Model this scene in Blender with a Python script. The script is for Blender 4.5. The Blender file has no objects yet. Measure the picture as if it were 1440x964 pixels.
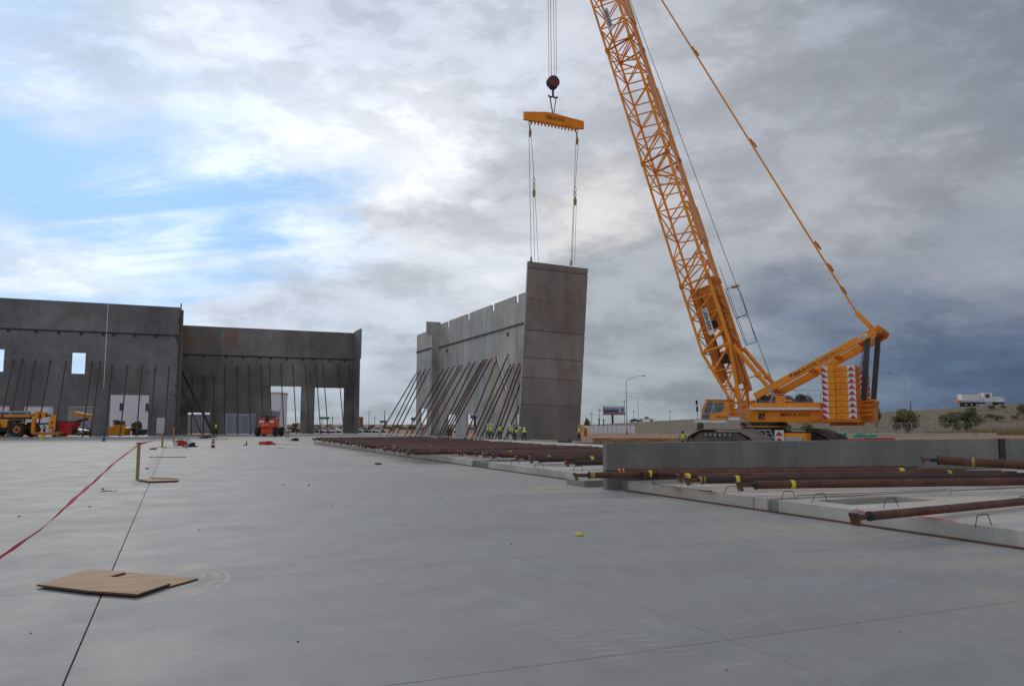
import bpy, bmesh, math, random
from math import sin, cos, tan, atan, atan2, radians, degrees, sqrt, pi, hypot
from mathutils import Vector, Matrix, noise as mnoise
random.seed(7)
S = bpy.context.scene
COL = S.collection
# ------------------------------------------------------------------ camera
F = 1098.0; CX, CY = 720.0, 482.0; EYE = 1.6; YH = 596.0
PITCH = atan((YH - CY) / F)
def ray(x, y):
    a = (x - CX) / F; b = -(y - CY) / F
    f = cos(PITCH) - b * sin(PITCH); u = sin(PITCH) + b * cos(PITCH)
    return a / f, u / f
YAW = atan(-ray(246, 596)[0]); CYW, SYW = cos(YAW), sin(YAW)
def lat(l, d, z=0.0): return Vector((SYW * d + CYW * l, CYW * d - SYW * l, z))   # lateral, depth -> world
def at(x, y, d): a, u = ray(x, y); return lat(a * d, d, EYE + u * d)
def gnd(x, y, z=0.0): a, u = ray(x, y); d = (z - EYE) / u; return lat(a * d, d, z)
def onX(x, y, X): a, u = ray(x, y); d = X / (SYW + CYW * a); return lat(a * d, d, EYE + u * d)
def onY(x, y, Y): a, u = ray(x, y); d = Y / (CYW - SYW * a); return lat(a * d, d, EYE + u * d)
cam_d = bpy.data.cameras.new('camera'); cam = bpy.data.objects.new('camera', cam_d); COL.objects.link(cam)
cam_d.sensor_width = 36.0; cam_d.lens = 36.0 * F / 1440.0; cam_d.clip_start = 0.1; cam_d.clip_end = 20000
cam.location = (0, 0, EYE); cam.rotation_euler = (pi / 2 + PITCH, 0, -YAW)
S.camera = cam
# ------------------------------------------------------------------ node helpers
class NT:
    def __init__(s, tree): s.t = tree
    def n(s, typ, **kw):
        nd = s.t.nodes.new(typ)
        for k, v in kw.items():
            if k.startswith('i_'): nd.inputs[k[2:].replace('_', ' ')].default_value = v
            else: setattr(nd, k, v)
        return nd
    def l(s, a, b): s.t.links.new(a, b)
    def _in(s, sock, v):
        if isinstance(v, bpy.types.NodeSocket): s.l(v, sock)
        else: sock.default_value = v
    def m(s, op, a, b=0.0, c=0.0, clamp=False):
        nd = s.t.nodes.new('ShaderNodeMath'); nd.operation = op; nd.use_clamp = clamp
        s._in(nd.inputs[0], a); s._in(nd.inputs[1], b); s._in(nd.inputs[2], c); return nd.outputs[0]
    def v(s, op, a, b=(0, 0, 0), c=1.0):
        nd = s.t.nodes.new('ShaderNodeVectorMath'); nd.operation = op
        s._in(nd.inputs[0], a)
        if op != 'SCALE': s._in(nd.inputs[1], b)
        else: s._in(nd.inputs['Scale'], c)
        return nd.outputs['Value'] if op in ('DOT_PRODUCT', 'LENGTH', 'DISTANCE') else nd.outputs[0]
    def mix(s, f, a, b, blend='MIX'):
        nd = s.t.nodes.new('ShaderNodeMix'); nd.data_type = 'RGBA'; nd.blend_type = blend
        s._in(nd.inputs[0], f); s._in(nd.inputs[6], a if isinstance(a, bpy.types.NodeSocket) else (*a[:3], 1)); s._in(nd.inputs[7], b if isinstance(b, bpy.types.NodeSocket) else (*b[:3], 1))
        return nd.outputs[2]
    def noise(s, vec, scale, detail=6, rough=.55, dist=0.0):
        nd = s.n('ShaderNodeTexNoise'); s.l(vec, nd.inputs['Vector'])
        nd.inputs['Scale'].default_value = scale; nd.inputs['Detail'].default_value = detail
        nd.inputs['Roughness'].default_value = rough; nd.inputs['Distortion'].default_value = dist
        return nd.outputs['Fac']
    def ss(s, v, a, b):      # smoothstep map
        nd = s.n('ShaderNodeMapRange'); nd.interpolation_type = 'SMOOTHSTEP'; s._in(nd.inputs[0], v)
        nd.inputs[1].default_value = a; nd.inputs[2].default_value = b; return nd.outputs[0]
    def map(s, vec, loc=(0, 0, 0), rot=(0, 0, 0), sc=(1, 1, 1)):
        nd = s.n('ShaderNodeMapping'); s.l(vec, nd.inputs[0]); nd.inputs[1].default_value = loc
        nd.inputs[2].default_value = rot; nd.inputs[3].default_value = sc; return nd.outputs[0]
def lin(r, g, b):
    f = lambda c: (c / 255 / 12.92) if c / 255 <= .04045 else ((c / 255 + .055) / 1.055) ** 2.4
    return (f(r), f(g), f(b))
# ------------------------------------------------------------------ sky
SUN_LAT, SUN_EL = -0.55, radians(28)      # sun behind the clouds, left of the view direction
sd = lat(SUN_LAT, 1.0).normalized(); SUN_AZ = atan2(sd.x, sd.y)
W = bpy.data.worlds.new('World'); S.world = W; W.use_nodes = True
wt = W.node_tree; wt.nodes.clear(); N = NT(wt)
tc = N.n('ShaderNodeTexCoord').outputs['Generated']
d0 = N.v('NORMALIZE', tc)
vr = N.map(d0, rot=(0, 0, YAW))              # x = right of view, y = forward
sep = N.n('ShaderNodeSeparateXYZ'); N.l(vr, sep.inputs[0])
zz = N.m('ADD', N.m('MAXIMUM', sep.outputs[2], 0.0), 0.22)
cx_ = N.m('DIVIDE', sep.outputs[0], zz); cy_ = N.m('DIVIDE', sep.outputs[1], zz)
cmb = N.n('ShaderNodeCombineXYZ'); N.l(cx_, cmb.inputs[0]); N.l(cy_, cmb.inputs[1]); P2 = cmb.outputs[0]
P2r = N.map(P2, rot=(0, 0, radians(-20)), sc=(0.75, 1.0, 1.0))
n_big = N.noise(P2r, 1.6, 9, .58, .3)
n_mid = N.m('ADD', N.m('MULTIPLY', N.noise(N.map(P2r, loc=(3.1, 7.7, 0), sc=(.8, .95, 1)), 2.6, 9, .56, .3), .5), N.m('MULTIPLY', N.noise(N.map(vr, rot=(0, radians(14), 0), sc=(1, 1, 2.4)), 4.0, 8, .56, .2), .5))
n_fine = N.noise(N.map(vr, rot=(0, radians(10), 0), sc=(1, 1, 2.2)), 11.0, 7, .60, .2)
wispn = N.noise(N.map(P2, loc=(1, 5, 0), rot=(0, 0, radians(-32)), sc=(.42, 1.5, 1)), 3.4, 9, .62, .6)
def nvec(vec, sc, det, rgh):
    nd = N.n('ShaderNodeTexNoise'); N.l(vec, nd.inputs['Vector']); nd.inputs['Scale'].default_value = sc; nd.inputs['Detail'].default_value = det; nd.inputs['Roughness'].default_value = rgh
    return N.v('SUBTRACT', nd.outputs[1], (.5, .5, .5))
warp = N.v('ADD', N.v('SCALE', nvec(P2r, 2.2, 9, .64), c=.22), N.v('SCALE', nvec(N.map(vr, sc=(1, 1, 2)), 6.0, 9, .64), c=.13))
vw = N.v('MULTIPLY', N.v('NORMALIZE', N.v('ADD', vr, N.v('MULTIPLY', warp, (1.3, 1, .7)))), (1, 1, 1.7))
def pdir(x, y):
    a, u = ray(x, y); return Vector((a, 1, u)).normalized()
# colour of the cloud sheet, with how much of it covers the blue behind (px, py, k, rgb, cover)
CP = [(60,40,70,(192,204,220),.6),(40,95,160,(226,234,246),.75),(290,60,190,(240,243,247),1),(180,50,120,(192,203,218),.8),(380,130,150,(222,228,237),.85),(500,40,60,(196,203,215),1),(640,110,60,(204,208,215),1),
 (800,50,60,(194,196,202),1),(1000,40,60,(172,175,180),1),(1190,40,60,(148,153,161),1),(1400,60,50,(116,123,135),1),(1300,180,60,(150,154,160),1),(1110,190,60,(163,165,170),1),
 (400,210,130,(246,249,253),1),(560,190,130,(252,252,253),1),(610,235,260,(255,255,255),1),(60,290,110,(225,234,246),.0),(0,190,160,(225,234,246),.1),(200,250,160,(232,240,250),.30),(450,275,250,(240,245,252),.45),(380,300,300,(225,234,246),.1),(150,340,200,(232,240,250),.0),(20,340,200,(205,208,216),.75),(110,375,400,(248,250,252),.85),(235,345,400,(246,249,252),.7),(480,350,200,(226,232,240),.5),(300,300,150,(220,232,246),.05),(130,190,220,(238,243,250),.8),(270,150,110,(222,230,241),.6),(340,190,160,(238,243,250),.7),
 (700,240,330,(182,184,190),1),(600,312,330,(196,194,195),1),(775,215,330,(184,187,193),1),(850,305,250,(208,203,199),1),(720,300,300,(186,188,192),1),(650,380,160,(214,216,218),1),
 (60,400,120,(226,233,240),.5),(220,390,160,(232,237,243),.45),(415,345,300,(246,248,250),.95),(330,345,120,(205,220,236),.15),(450,440,120,(196,202,211),.95),(330,425,160,(196,202,212),.9),(560,430,90,(184,190,197),1),(560,520,90,(170,178,186),1),(540,585,120,(162,168,172),1),
 (900,440,80,(160,164,168),1),(890,540,100,(150,156,158),1),(1060,330,80,(160,162,165),1),(1210,310,70,(152,155,161),1),(1400,300,70,(138,142,150),1),(1290,400,130,(128,134,143),1),(1400,380,160,(150,152,156),1),(1300,270,260,(160,160,162),1),(1180,270,260,(170,170,173),1),(1350,345,400,(128,134,142),1),(1250,380,400,(156,157,160),1),(1050,290,300,(178,178,180),1),(1100,120,150,(150,154,161),1),(1020,110,150,(184,184,188),1),(1250,110,200,(166,168,173),1),
 (1120,460,110,(112,123,138),1),(1290,450,150,(92,105,126),1),(1430,480,90,(74,90,115),1),(1330,530,150,(88,102,123),1),(1160,560,160,(112,124,136),1),(1000,560,150,(140,147,150),1),
 (720,-300,8,(150,155,165),1),(300,-900,4,(150,156,168),1)]
CP = CP + [(None, (-1, 0, .3), 3, (196,204,214), .8), (None, (1, 0, .3), 3, (140,145,155), 1), (None, (0, -1, .35), 2.5, (172,176,184), 1)]
accC = None; accW = 0.0004; accV = 0.0004
for c in CP:
    if c[0] is None: dv, k = Vector(c[1]).normalized(), c[2]
    else: dv, k = pdir(c[0], c[1]), c[2]
    k = k * .95 if c[0] is not None and k > 20 else k * .5
    ds = N.v('DISTANCE', vw, (dv.x, dv.y, dv.z * 1.7)); w = N.m('EXPONENT', N.m('MULTIPLY', N.m('MULTIPLY', ds, ds), -float(k)))
    if k < 15: w = N.m('MULTIPLY', w, .012)
    rgb = N.v('SCALE', lin(*c[3]), c=w)
    accC = rgb if accC is None else N.v('ADD', accC, rgb)
    accW = N.m('ADD', w, accW); accV = N.m('MULTIPLY_ADD', w, float(c[4]), accV)
accC = N.v('ADD', accC, tuple(.0004 * q for q in lin(150, 156, 165)))
inv = N.m('DIVIDE', 1.0, accW)
cloud = N.v('SCALE', accC, c=inv); cover = N.m('MULTIPLY', accV, inv)
sky = N.n('ShaderNodeTexSky'); sky.sky_type = 'NISHITA'; sky.sun_disc = False
sky.sun_elevation = SUN_EL; sky.sun_rotation = SUN_AZ; sky.air_density = 1.0; sky.dust_density = 1.0; sky.ozone_density = 1.6
skc = N.v('MULTIPLY', N.v('SCALE', sky.outputs[0], c=0.10), (0.62, 0.92, 1.35))
skc = N.mix(.85, skc, lin(152, 194, 236))
modn = N.m('ADD', N.m('MULTIPLY', N.m('SUBTRACT', n_mid, .5), 1.0), N.m('MULTIPLY', N.m('SUBTRACT', n_fine, .5), .62))
modn = N.m('ADD', modn, N.m('MULTIPLY', N.m('SUBTRACT', n_big, .5), .55))
edge = N.ss(N.m('ADD', N.m('MULTIPLY', n_mid, .55), N.m('MULTIPLY', n_fine, .45)), .455, .535)
modn = N.m('ADD', N.m('MULTIPLY', modn, .85), N.m('MULTIPLY', N.m('SUBTRACT', edge, .5), .13))
cl2 = N.v('SCALE', cloud, c=N.m('ADD', 1.16, N.m('MAXIMUM', modn, -.32)))
warmf = N.m('MULTIPLY', N.ss(modn, .05, .35), .25)
cl3 = N.mix(warmf, cl2, N.v('MULTIPLY', cl2, (1.13, 1.03, .93)))
cv = N.m('MULTIPLY_ADD', N.m('ADD', N.m('MULTIPLY', N.m('SUBTRACT', wispn, .5), 2.6), N.m('MULTIPLY', N.m('SUBTRACT', n_mid, .5), .9)), N.m('SUBTRACT', 1.08, cover), cover)
cvf = N.ss(cv, .05, .90)
out = N.mix(cvf, skc, N.v('MULTIPLY', cl3, (.965, .995, 1.04)))
bg = N.n('ShaderNodeBackground'); N.l(out, bg.inputs[0]); bg.inputs[1].default_value = 1.0
wo = N.n('ShaderNodeOutputWorld'); N.l(bg.outputs[0], wo.inputs[0])
W.cycles.sampling_method = 'MANUAL'; W.cycles.sample_map_resolution = 512
sun_d = bpy.data.lights.new('sun', 'SUN'); sun_d.energy = 0.9; sun_d.angle = radians(14); sun_d.color = (1, .95, .88)
sun = bpy.data.objects.new('sun', sun_d); COL.objects.link(sun)
sv = Vector((sin(SUN_AZ) * cos(SUN_EL), cos(SUN_AZ) * cos(SUN_EL), sin(SUN_EL)))
sun.rotation_euler = sv.to_track_quat('Z', 'Y').to_euler(); sun.location = (0, 0, 90)
S.view_settings.view_transform = 'Standard'; S.view_settings.look = 'None'; S.view_settings.exposure = 0.0; S.view_settings.gamma = 1.0
S.render.engine = 'CYCLES'; S.cycles.max_bounces = 6; S.cycles.use_denoising = True
# ------------------------------------------------------------------ materials
def mat(name, col, rough=.7, sc=3.0, amp=.25, col2=None, amt2=.0, sc2=.6, metal=0.0, bump=0.0, stretch=(1, 1, 1), spec=.4, world=False):
    m = bpy.data.materials.new(name); m.use_nodes = True; N = NT(m.node_tree); b = m.node_tree.nodes['Principled BSDF']
    t = N.n('ShaderNodeTexCoord').outputs['Object']
    if world: t = N.n('ShaderNodeNewGeometry').outputs['Position']
    v = N.map(t, sc=stretch)
    f = N.noise(v, sc, 7, .6)
    c = N.v('SCALE', col, c=N.m('MULTIPLY_ADD', N.m('SUBTRACT', f, .5), amp * 2.4, 1.0))
    if col2:
        g = N.noise(v, sc2, 6, .65, .4)
        c = N.mix(N.m('MULTIPLY', N.ss(g, .46, .64), amt2), c, col2)
    N.l(c, b.inputs['Base Color']); b.inputs['Roughness'].default_value = rough; b.inputs['Metallic'].default_value = metal
    b.inputs['Specular IOR Level'].default_value = spec
    if bump:
        bp = N.n('ShaderNodeBump'); bp.inputs['Strength'].default_value = bump; bp.inputs['Distance'].default_value = .02
        N.l(N.noise(v, sc * 6, 6, .65), bp.inputs['Height']); N.l(bp.outputs[0], b.inputs['Normal'])
    return m
M = {}
M['orange'] = mat('orange_paint', (.90, .305, .006), .42, 1.4, .16, (.48, .17, .015), .30, .9)
M['orange_dk'] = mat('orange_paint_worn', (.60, .19, .010), .5, 2.5, .25, (.32, .12, .02), .5, 1.1)
M['track'] = mat('crawler_steel', (.075, .068, .062), .6, 4, .3, (.16, .13, .10), .5, 1.5, bump=.3)
M['pad'] = mat('crawler_pad_steel', (.20, .175, .15), .6, 3, .25, (.12, .09, .07), .5, 1.5)
M['dark'] = mat('dark_steel', (.03, .03, .033), .5, 4, .2)
M['dgrey'] = mat('dark_grey_paint', (.055, .06, .068), .45, 4, .2)
M['lgrey'] = mat('galvanised_steel', (.42, .43, .44), .5, 5, .15, metal=.3)
M['wire'] = mat('wire_rope', (.10, .10, .11), .5, 5, .15, metal=.4)
M['white'] = mat('white_paint', (.74, .74, .72), .5, 3, .08)
M['red'] = mat('red_paint', (.50, .035, .03), .5, 3, .15)
M['redtape'] = mat('red_tape', (.62, .075, .09), .6, 6, .2)
M['black'] = mat('black_print', (.02, .02, .022), .6, 3, .1)
M['navy'] = mat('navy_print', (.03, .05, .12), .6, 3, .1)
M['glass'] = mat('cab_glass', (.05, .075, .08), .08, 2, .1, spec=.8)
M['rust'] = mat('rusty_steel', (.105, .038, .024), .6, 5.0, .5, (.19, .075, .04), .6, 1.6, bump=.25, stretch=(1, 1, 1))
M['rust_dk'] = mat('dark_rusty_steel', (.052, .032, .027), .65, 3, .3, (.11, .05, .03), .5, 1.2, bump=.2)
M['rustwire'] = mat('rebar_rust', (.085, .035, .028), .8, 8, .3)
M['yellowtape'] = mat('yellow_tape', (.72, .62, .04), .6, 8, .15)
M['brass'] = mat('ochre_paint', (.38, .27, .05), .5, 6, .2)
M['ply'] = mat('plywood', (.40, .24, .115), .75, 1.5, .35, (.24, .14, .07), .75, 1.3, stretch=(1, 5, 1), bump=.15)
M['plyedge'] = mat('plywood_edge', (.11, .055, .045), .8, 8, .3)
M['wood'] = mat('lumber', (.42, .27, .13), .8, 3, .25, (.25, .15, .08), .5, 2, stretch=(3, 3, .6))
M['tyre'] = mat('tyre_rubber', (.03, .029, .028), .85, 6, .3, (.09, .075, .06), .4, 2)
M['lift'] = mat('lift_orange_paint', (.72, .085, .015), .45, 3, .15)
M['hopper'] = mat('hopper_red_paint', (.45, .02, .02), .5, 2, .2)
M['yellow'] = mat('machine_yellow_paint', (.70, .30, .015), .5, 2, .2)
M['vest'] = mat('hi_vis_lime', (.58, .80, .06), .8, 10, .15)
M['vest2'] = mat('hi_vis_yellow', (.70, .72, .05), .8, 10, .15)
M['strip'] = mat('reflective_orange_strip', (.80, .25, .03), .6, 4, .1)
M['jeans'] = mat('trousers', (.045, .055, .08), .9, 10, .25)
M['brownpants'] = mat('brown_trousers', (.10, .075, .05), .9, 10, .25)
M['skin'] = mat('skin', (.36, .19, .12), .6, 10, .1)
M['shirt_dark'] = mat('dark_shirt', (.04, .04, .05), .9, 10, .2)
M['shirt_grey'] = mat('grey_shirt', (.25, .26, .28), .9, 10, .2)
M['hatwhite'] = mat('white_hard_hat', (.78, .78, .76), .35, 5, .05)
M['hatorange'] = mat('orange_hard_hat', (.75, .22, .03), .35, 5, .05)
M['hatred'] = mat('red_hard_hat', (.60, .05, .03), .35, 5, .05)
M['bldg'] = mat('painted_building', (.74, .76, .80), .7, .2, .06)
M['bldg_grey'] = mat('grey_building', (.26, .29, .33), .6, .2, .08)
M['window'] = mat('dark_window', (.035, .04, .055), .15, 1, .1)
M['blueglass'] = mat('blue_grey_glass', (.20, .25, .31), .2, .5, .15)
M['faded'] = mat('faded_brown_print', (.17, .065, .02), .6, 4, .3)
M['roadbed'] = mat('asphalt', (.05, .05, .052), .85, 2, .2)
M['signgreen'] = mat('sign_green', (.02, .20, .11), .5, 3, .1)
M['gtarp'] = mat('green_tarp', (.08, .36, .24), .6, 3, .2)
M['leaf'] = mat('foliage_olive', (.20, .20, .095), .8, 1.2, .55, (.28, .24, .12), .6, .8)
M['leaf2'] = mat('foliage_green', (.12, .16, .075), .8, 1.2, .5, (.17, .19, .09), .6, .8)
M['dry'] = mat('dry_grass', (.26, .20, .10), .9, 1.2, .4)
M['bark'] = mat('bark', (.09, .06, .045), .9, 6, .3)
M['pole'] = mat('weathered_pole', (.15, .13, .12), .85, 3, .2)

def concrete(name, col, blot, tint=None, tintamt=0, streak=.35, tintz=None, spec=.25, bright=None):
    m = bpy.data.materials.new(name); m.use_nodes = True; N = NT(m.node_tree); b = m.node_tree.nodes['Principled BSDF']
    p = N.n('ShaderNodeNewGeometry').outputs['Position']
    f1 = N.noise(p, .16, 8, .62, .6)
    f2 = N.noise(N.map(p, sc=(1.1, 1.1, .22)), .8, 8, .6)
    f3 = N.noise(p, 3.5, 6, .7)
    k = N.m('ADD', N.m('MULTIPLY', N.m('SUBTRACT', f1, .5), blot), N.m('MULTIPLY', N.m('SUBTRACT', f2, .5), streak))
    k = N.m('ADD', k, N.m('MULTIPLY', N.m('SUBTRACT', f3, .5), .22))
    c = N.v('SCALE', col, c=N.m('ADD', 1.0, k))
    oi = N.n('ShaderNodeObjectInfo').outputs['Random']; c = N.v('SCALE', c, c=N.m('MULTIPLY_ADD', oi, .26, .87))
    c = N.mix(N.m('MULTIPLY', N.ss(N.noise(p, .22, 6, .6), .45, .62), .5), c, N.v('MULTIPLY', c, (.93, .99, 1.07)))
    c = N.mix(N.m('MULTIPLY', N.ss(N.noise(N.map(p, loc=(5, 5, 5)), .55, 9, .7, .6), .56, .66), .45), c, N.v('SCALE', c, c=.62))
    c = N.mix(N.m('MULTIPLY', N.ss(N.noise(N.map(p, loc=(15, 5, 5), sc=(1, 1, .35)), .9, 9, .7, .3), .58, .68), .35), c, N.v('SCALE', c, c=1.45))
    if tint:
        g = N.ss(N.noise(N.map(p, loc=(4, 9, 2), sc=(1, 1, .6)), .34, 7, .62), .50, .66)
        if tintz:
            sp = N.n('ShaderNodeSeparateXYZ'); N.l(p, sp.inputs[0]); g = N.m('MULTIPLY', g, N.ss(sp.outputs[2], tintz[0], tintz[1]))
        c = N.mix(N.m('MULTIPLY', g, tintamt), c, tint)
    N.l(c, b.inputs['Base Color']); b.inputs['Roughness'].default_value = .8; b.inputs['Specular IOR Level'].default_value = spec
    bp = N.n('ShaderNodeBump'); bp.inputs['Strength'].default_value = .25; bp.inputs['Distance'].default_value = .02
    N.l(f3, bp.inputs['Height']); N.l(bp.outputs[0], b.inputs['Normal'])
    return m
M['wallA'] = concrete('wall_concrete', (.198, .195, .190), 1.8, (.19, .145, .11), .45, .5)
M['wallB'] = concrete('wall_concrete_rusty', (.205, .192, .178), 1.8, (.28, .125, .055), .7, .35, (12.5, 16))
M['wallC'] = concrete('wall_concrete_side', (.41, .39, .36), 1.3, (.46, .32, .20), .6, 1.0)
M['panelM'] = concrete('wall_concrete_panel', (.27, .246, .222), 1.0, (.21, .15, .12), .5, .6)
M['wallD'] = concrete('low_wall_concrete', (.24, .228, .205), .9, None, 0, 1.0)
M['kerb'] = concrete('cast_panel_concrete', (.50, .465, .41), .7, (.50, .39, .27), .4, 1.0)
M['ledger'] = M['dark']

def slab_mat():
    m = bpy.data.materials.new('floor_slab_concrete'); m.use_nodes = True; N = NT(m.node_tree); b = m.node_tree.nodes['Principled BSDF']
    p = N.n('ShaderNodeNewGeometry').outputs['Position']
    f1 = N.noise(p, .10, 8, .6, .8); f2 = N.noise(p, .9, 8, .62, .5); f3 = N.noise(p, 9, 8, .75)
    f4 = N.noise(N.map(p, sc=(.22, 1.5, 1), rot=(0, 0, -.4)), .55, 9, .62, .4)
    k = N.m('MULTIPLY', N.m('SUBTRACT', f1, .5), .50)
    for f, a in ((f2, .20), (f3, .26), (f4, .34)): k = N.m('ADD', k, N.m('MULTIPLY', N.m('SUBTRACT', f, .5), a))
    c = N.v('SCALE', (.272, .265, .252), c=N.m('ADD', 1.0, k))
    # tan dust, stronger near the cast panels and further out
    sp = N.n('ShaderNodeSeparateXYZ'); N.l(p, sp.inputs[0])
    dx = N.m('ABSOLUTE', N.m('SUBTRACT', sp.outputs[0], 9.0))
    near = N.m('SUBTRACT', 1.0, N.ss(dx, .3, 3.2))
    far = N.ss(sp.outputs[1], 14, 60)
    du = N.m('MULTIPLY', N.ss(N.noise(N.map(p, loc=(3, 3, 0), sc=(.5, 1.3, 1)), .5, 8, .65), .40, .66), N.m('ADD', .10, N.m('ADD', N.m('MULTIPLY', near, .55), N.m('MULTIPLY', far, .30)), clamp=True))
    c = N.mix(du, c, (.40, .345, .275))
    # grey blue patches of trowel burnish
    c = N.mix(N.m('MULTIPLY', N.ss(f2, .52, .70), .30), c, (.235, .255, .28))
    # ring scuff beside the plywood
    def ring(cx, cy, r, w, amt, col, ang0=None):
        nonlocal c
        q = N.v('SUBTRACT', p, (cx, cy, 0)); q = N.map(q, sc=(1, 1, 0)); L = N.v('LENGTH', q)
        L = N.m('ADD', L, N.m('MULTIPLY', N.m('SUBTRACT', f2, .5), .12))
        e = N.m('SUBTRACT', 1.0, N.ss(N.m('ABSOLUTE', N.m('SUBTRACT', L, r)), w * .3, w))
        e = N.m('MULTIPLY', e, N.ss(N.noise(p, 2.6, 8, .75), .40, .56)); s2 = N.n('ShaderNodeSeparateXYZ'); N.l(q, s2.inputs[0])
        e = N.m('MULTIPLY', e, N.ss(s2.outputs[0], -.2, .5)); c = N.mix(N.m('MULTIPLY', e, amt), c, col)
    ring(-.36, 9.0, .86, .06, .8, (.46, .35, .24)); ring(-.42, 9.0, 1.02, .04, .6, (.48, .43, .36)); ring(-.30, 9.1, .66, .03, .8, (.44, .40, .34))
    # tyre scuffs: short light bars along two arcs
    q = N.v('SUBTRACT', p, (-6.0, 4.0, 0)); L = N.v('LENGTH', N.map(q, sc=(1, 1, 0)))
    s3 = N.n('ShaderNodeSeparateXYZ'); N.l(q, s3.inputs[0]); ang = N.m('ARCTAN2', s3.outputs[1], s3.outputs[0])
    bars = N.ss(N.m('SINE', N.m('MULTIPLY_ADD', ang, 430.0, N.m('MULTIPLY', L, 14.0))), .1, .8)
    for r in (7.55, 8.95, 9.35):
        e = N.m('SUBTRACT', 1.0, N.ss(N.m('ABSOLUTE', N.m('SUBTRACT', L, r)), .07, .17))
        c = N.mix(N.m('MULTIPLY', N.m('MULTIPLY', e, bars), N.m('MULTIPLY', N.ss(f2, .40, .60), .20)), c, (.50, .49, .47))
    # arcs left by the trowelling machine, and wandering tyre tracks
    for (ax, ay, fr_, am) in ((2.0, 12.0, 9.5, .035), (9.5, 5.5, 11, .035), (-6, 20, 8.0, .035)):
        Lq = N.v('LENGTH', N.map(N.v('SUBTRACT', p, (ax, ay, 0)), sc=(1, 1, 0)))
        wv_ = N.m('SINE', N.m('MULTIPLY', N.m('ADD', Lq, N.m('MULTIPLY', f2, .8)), fr_))
        c = N.v('SCALE', c, c=N.m('MULTIPLY_ADD', N.m('MULTIPLY', wv_, N.ss(N.noise(N.map(p, loc=(ax, 0, 0)), .35, 5, .6), .48, .62)), am, 1.0))
    # pale scrapes and specks
    fm = N.noise(p, 2.6, 9, .72, .8); c = N.v('SCALE', c, c=N.m('MULTIPLY_ADD', N.m('SUBTRACT', fm, .5), .26, 1.0))
    c = N.mix(N.m('MULTIPLY', N.ss(N.noise(N.map(p, loc=(7, 1, 0), sc=(1, .6, 1)), 1.1, 9, .75, 1.2), .60, .70), .35), c, (.42, .40, .37))
    c = N.mix(N.m('MULTIPLY', N.ss(N.noise(N.map(p, loc=(2, 8, 0), sc=(.5, 1, 1)), .7, 9, .7, 1.0), .58, .68), .40), c, (.185, .195, .205))
    c = N.mix(N.m('MULTIPLY', N.ss(N.noise(N.map(p, rot=(0, 0, .5), sc=(.4, 3.5, 1)), 1.6, 9, .75), .60, .70), .40), c, (.52, .51, .49))
    c = N.mix(N.m('MULTIPLY', N.ss(N.noise(p, 26, 2, .5), .73, .78), .5), c, (.10, .10, .10))
    N.l(c, b.inputs['Base Color'])
    N.l(N.m('ADD', .50, N.m('MULTIPLY', f2, .32)), b.inputs['Roughness']); b.inputs['Specular IOR Level'].default_value = .26
    bp = N.n('ShaderNodeBump'); bp.inputs['Strength'].default_value = .12; bp.inputs['Distance'].default_value = .01
    N.l(N.m('ADD', f3, f2), bp.inputs['Height']); N.l(bp.outputs[0], b.inputs['Normal'])
    return m
M['slab'] = slab_mat()
M['dirt'] = mat('orange_dirt', (.32, .165, .08), .95, .25, .25, (.17, .12, .085), .6, .12, bump=.3, world=True)
M['emb'] = mat('embankment_dirt', (.19, .135, .085), .95, .9, .45, (.13, .105, .06), .7, .22, bump=.4, world=True)

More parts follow.
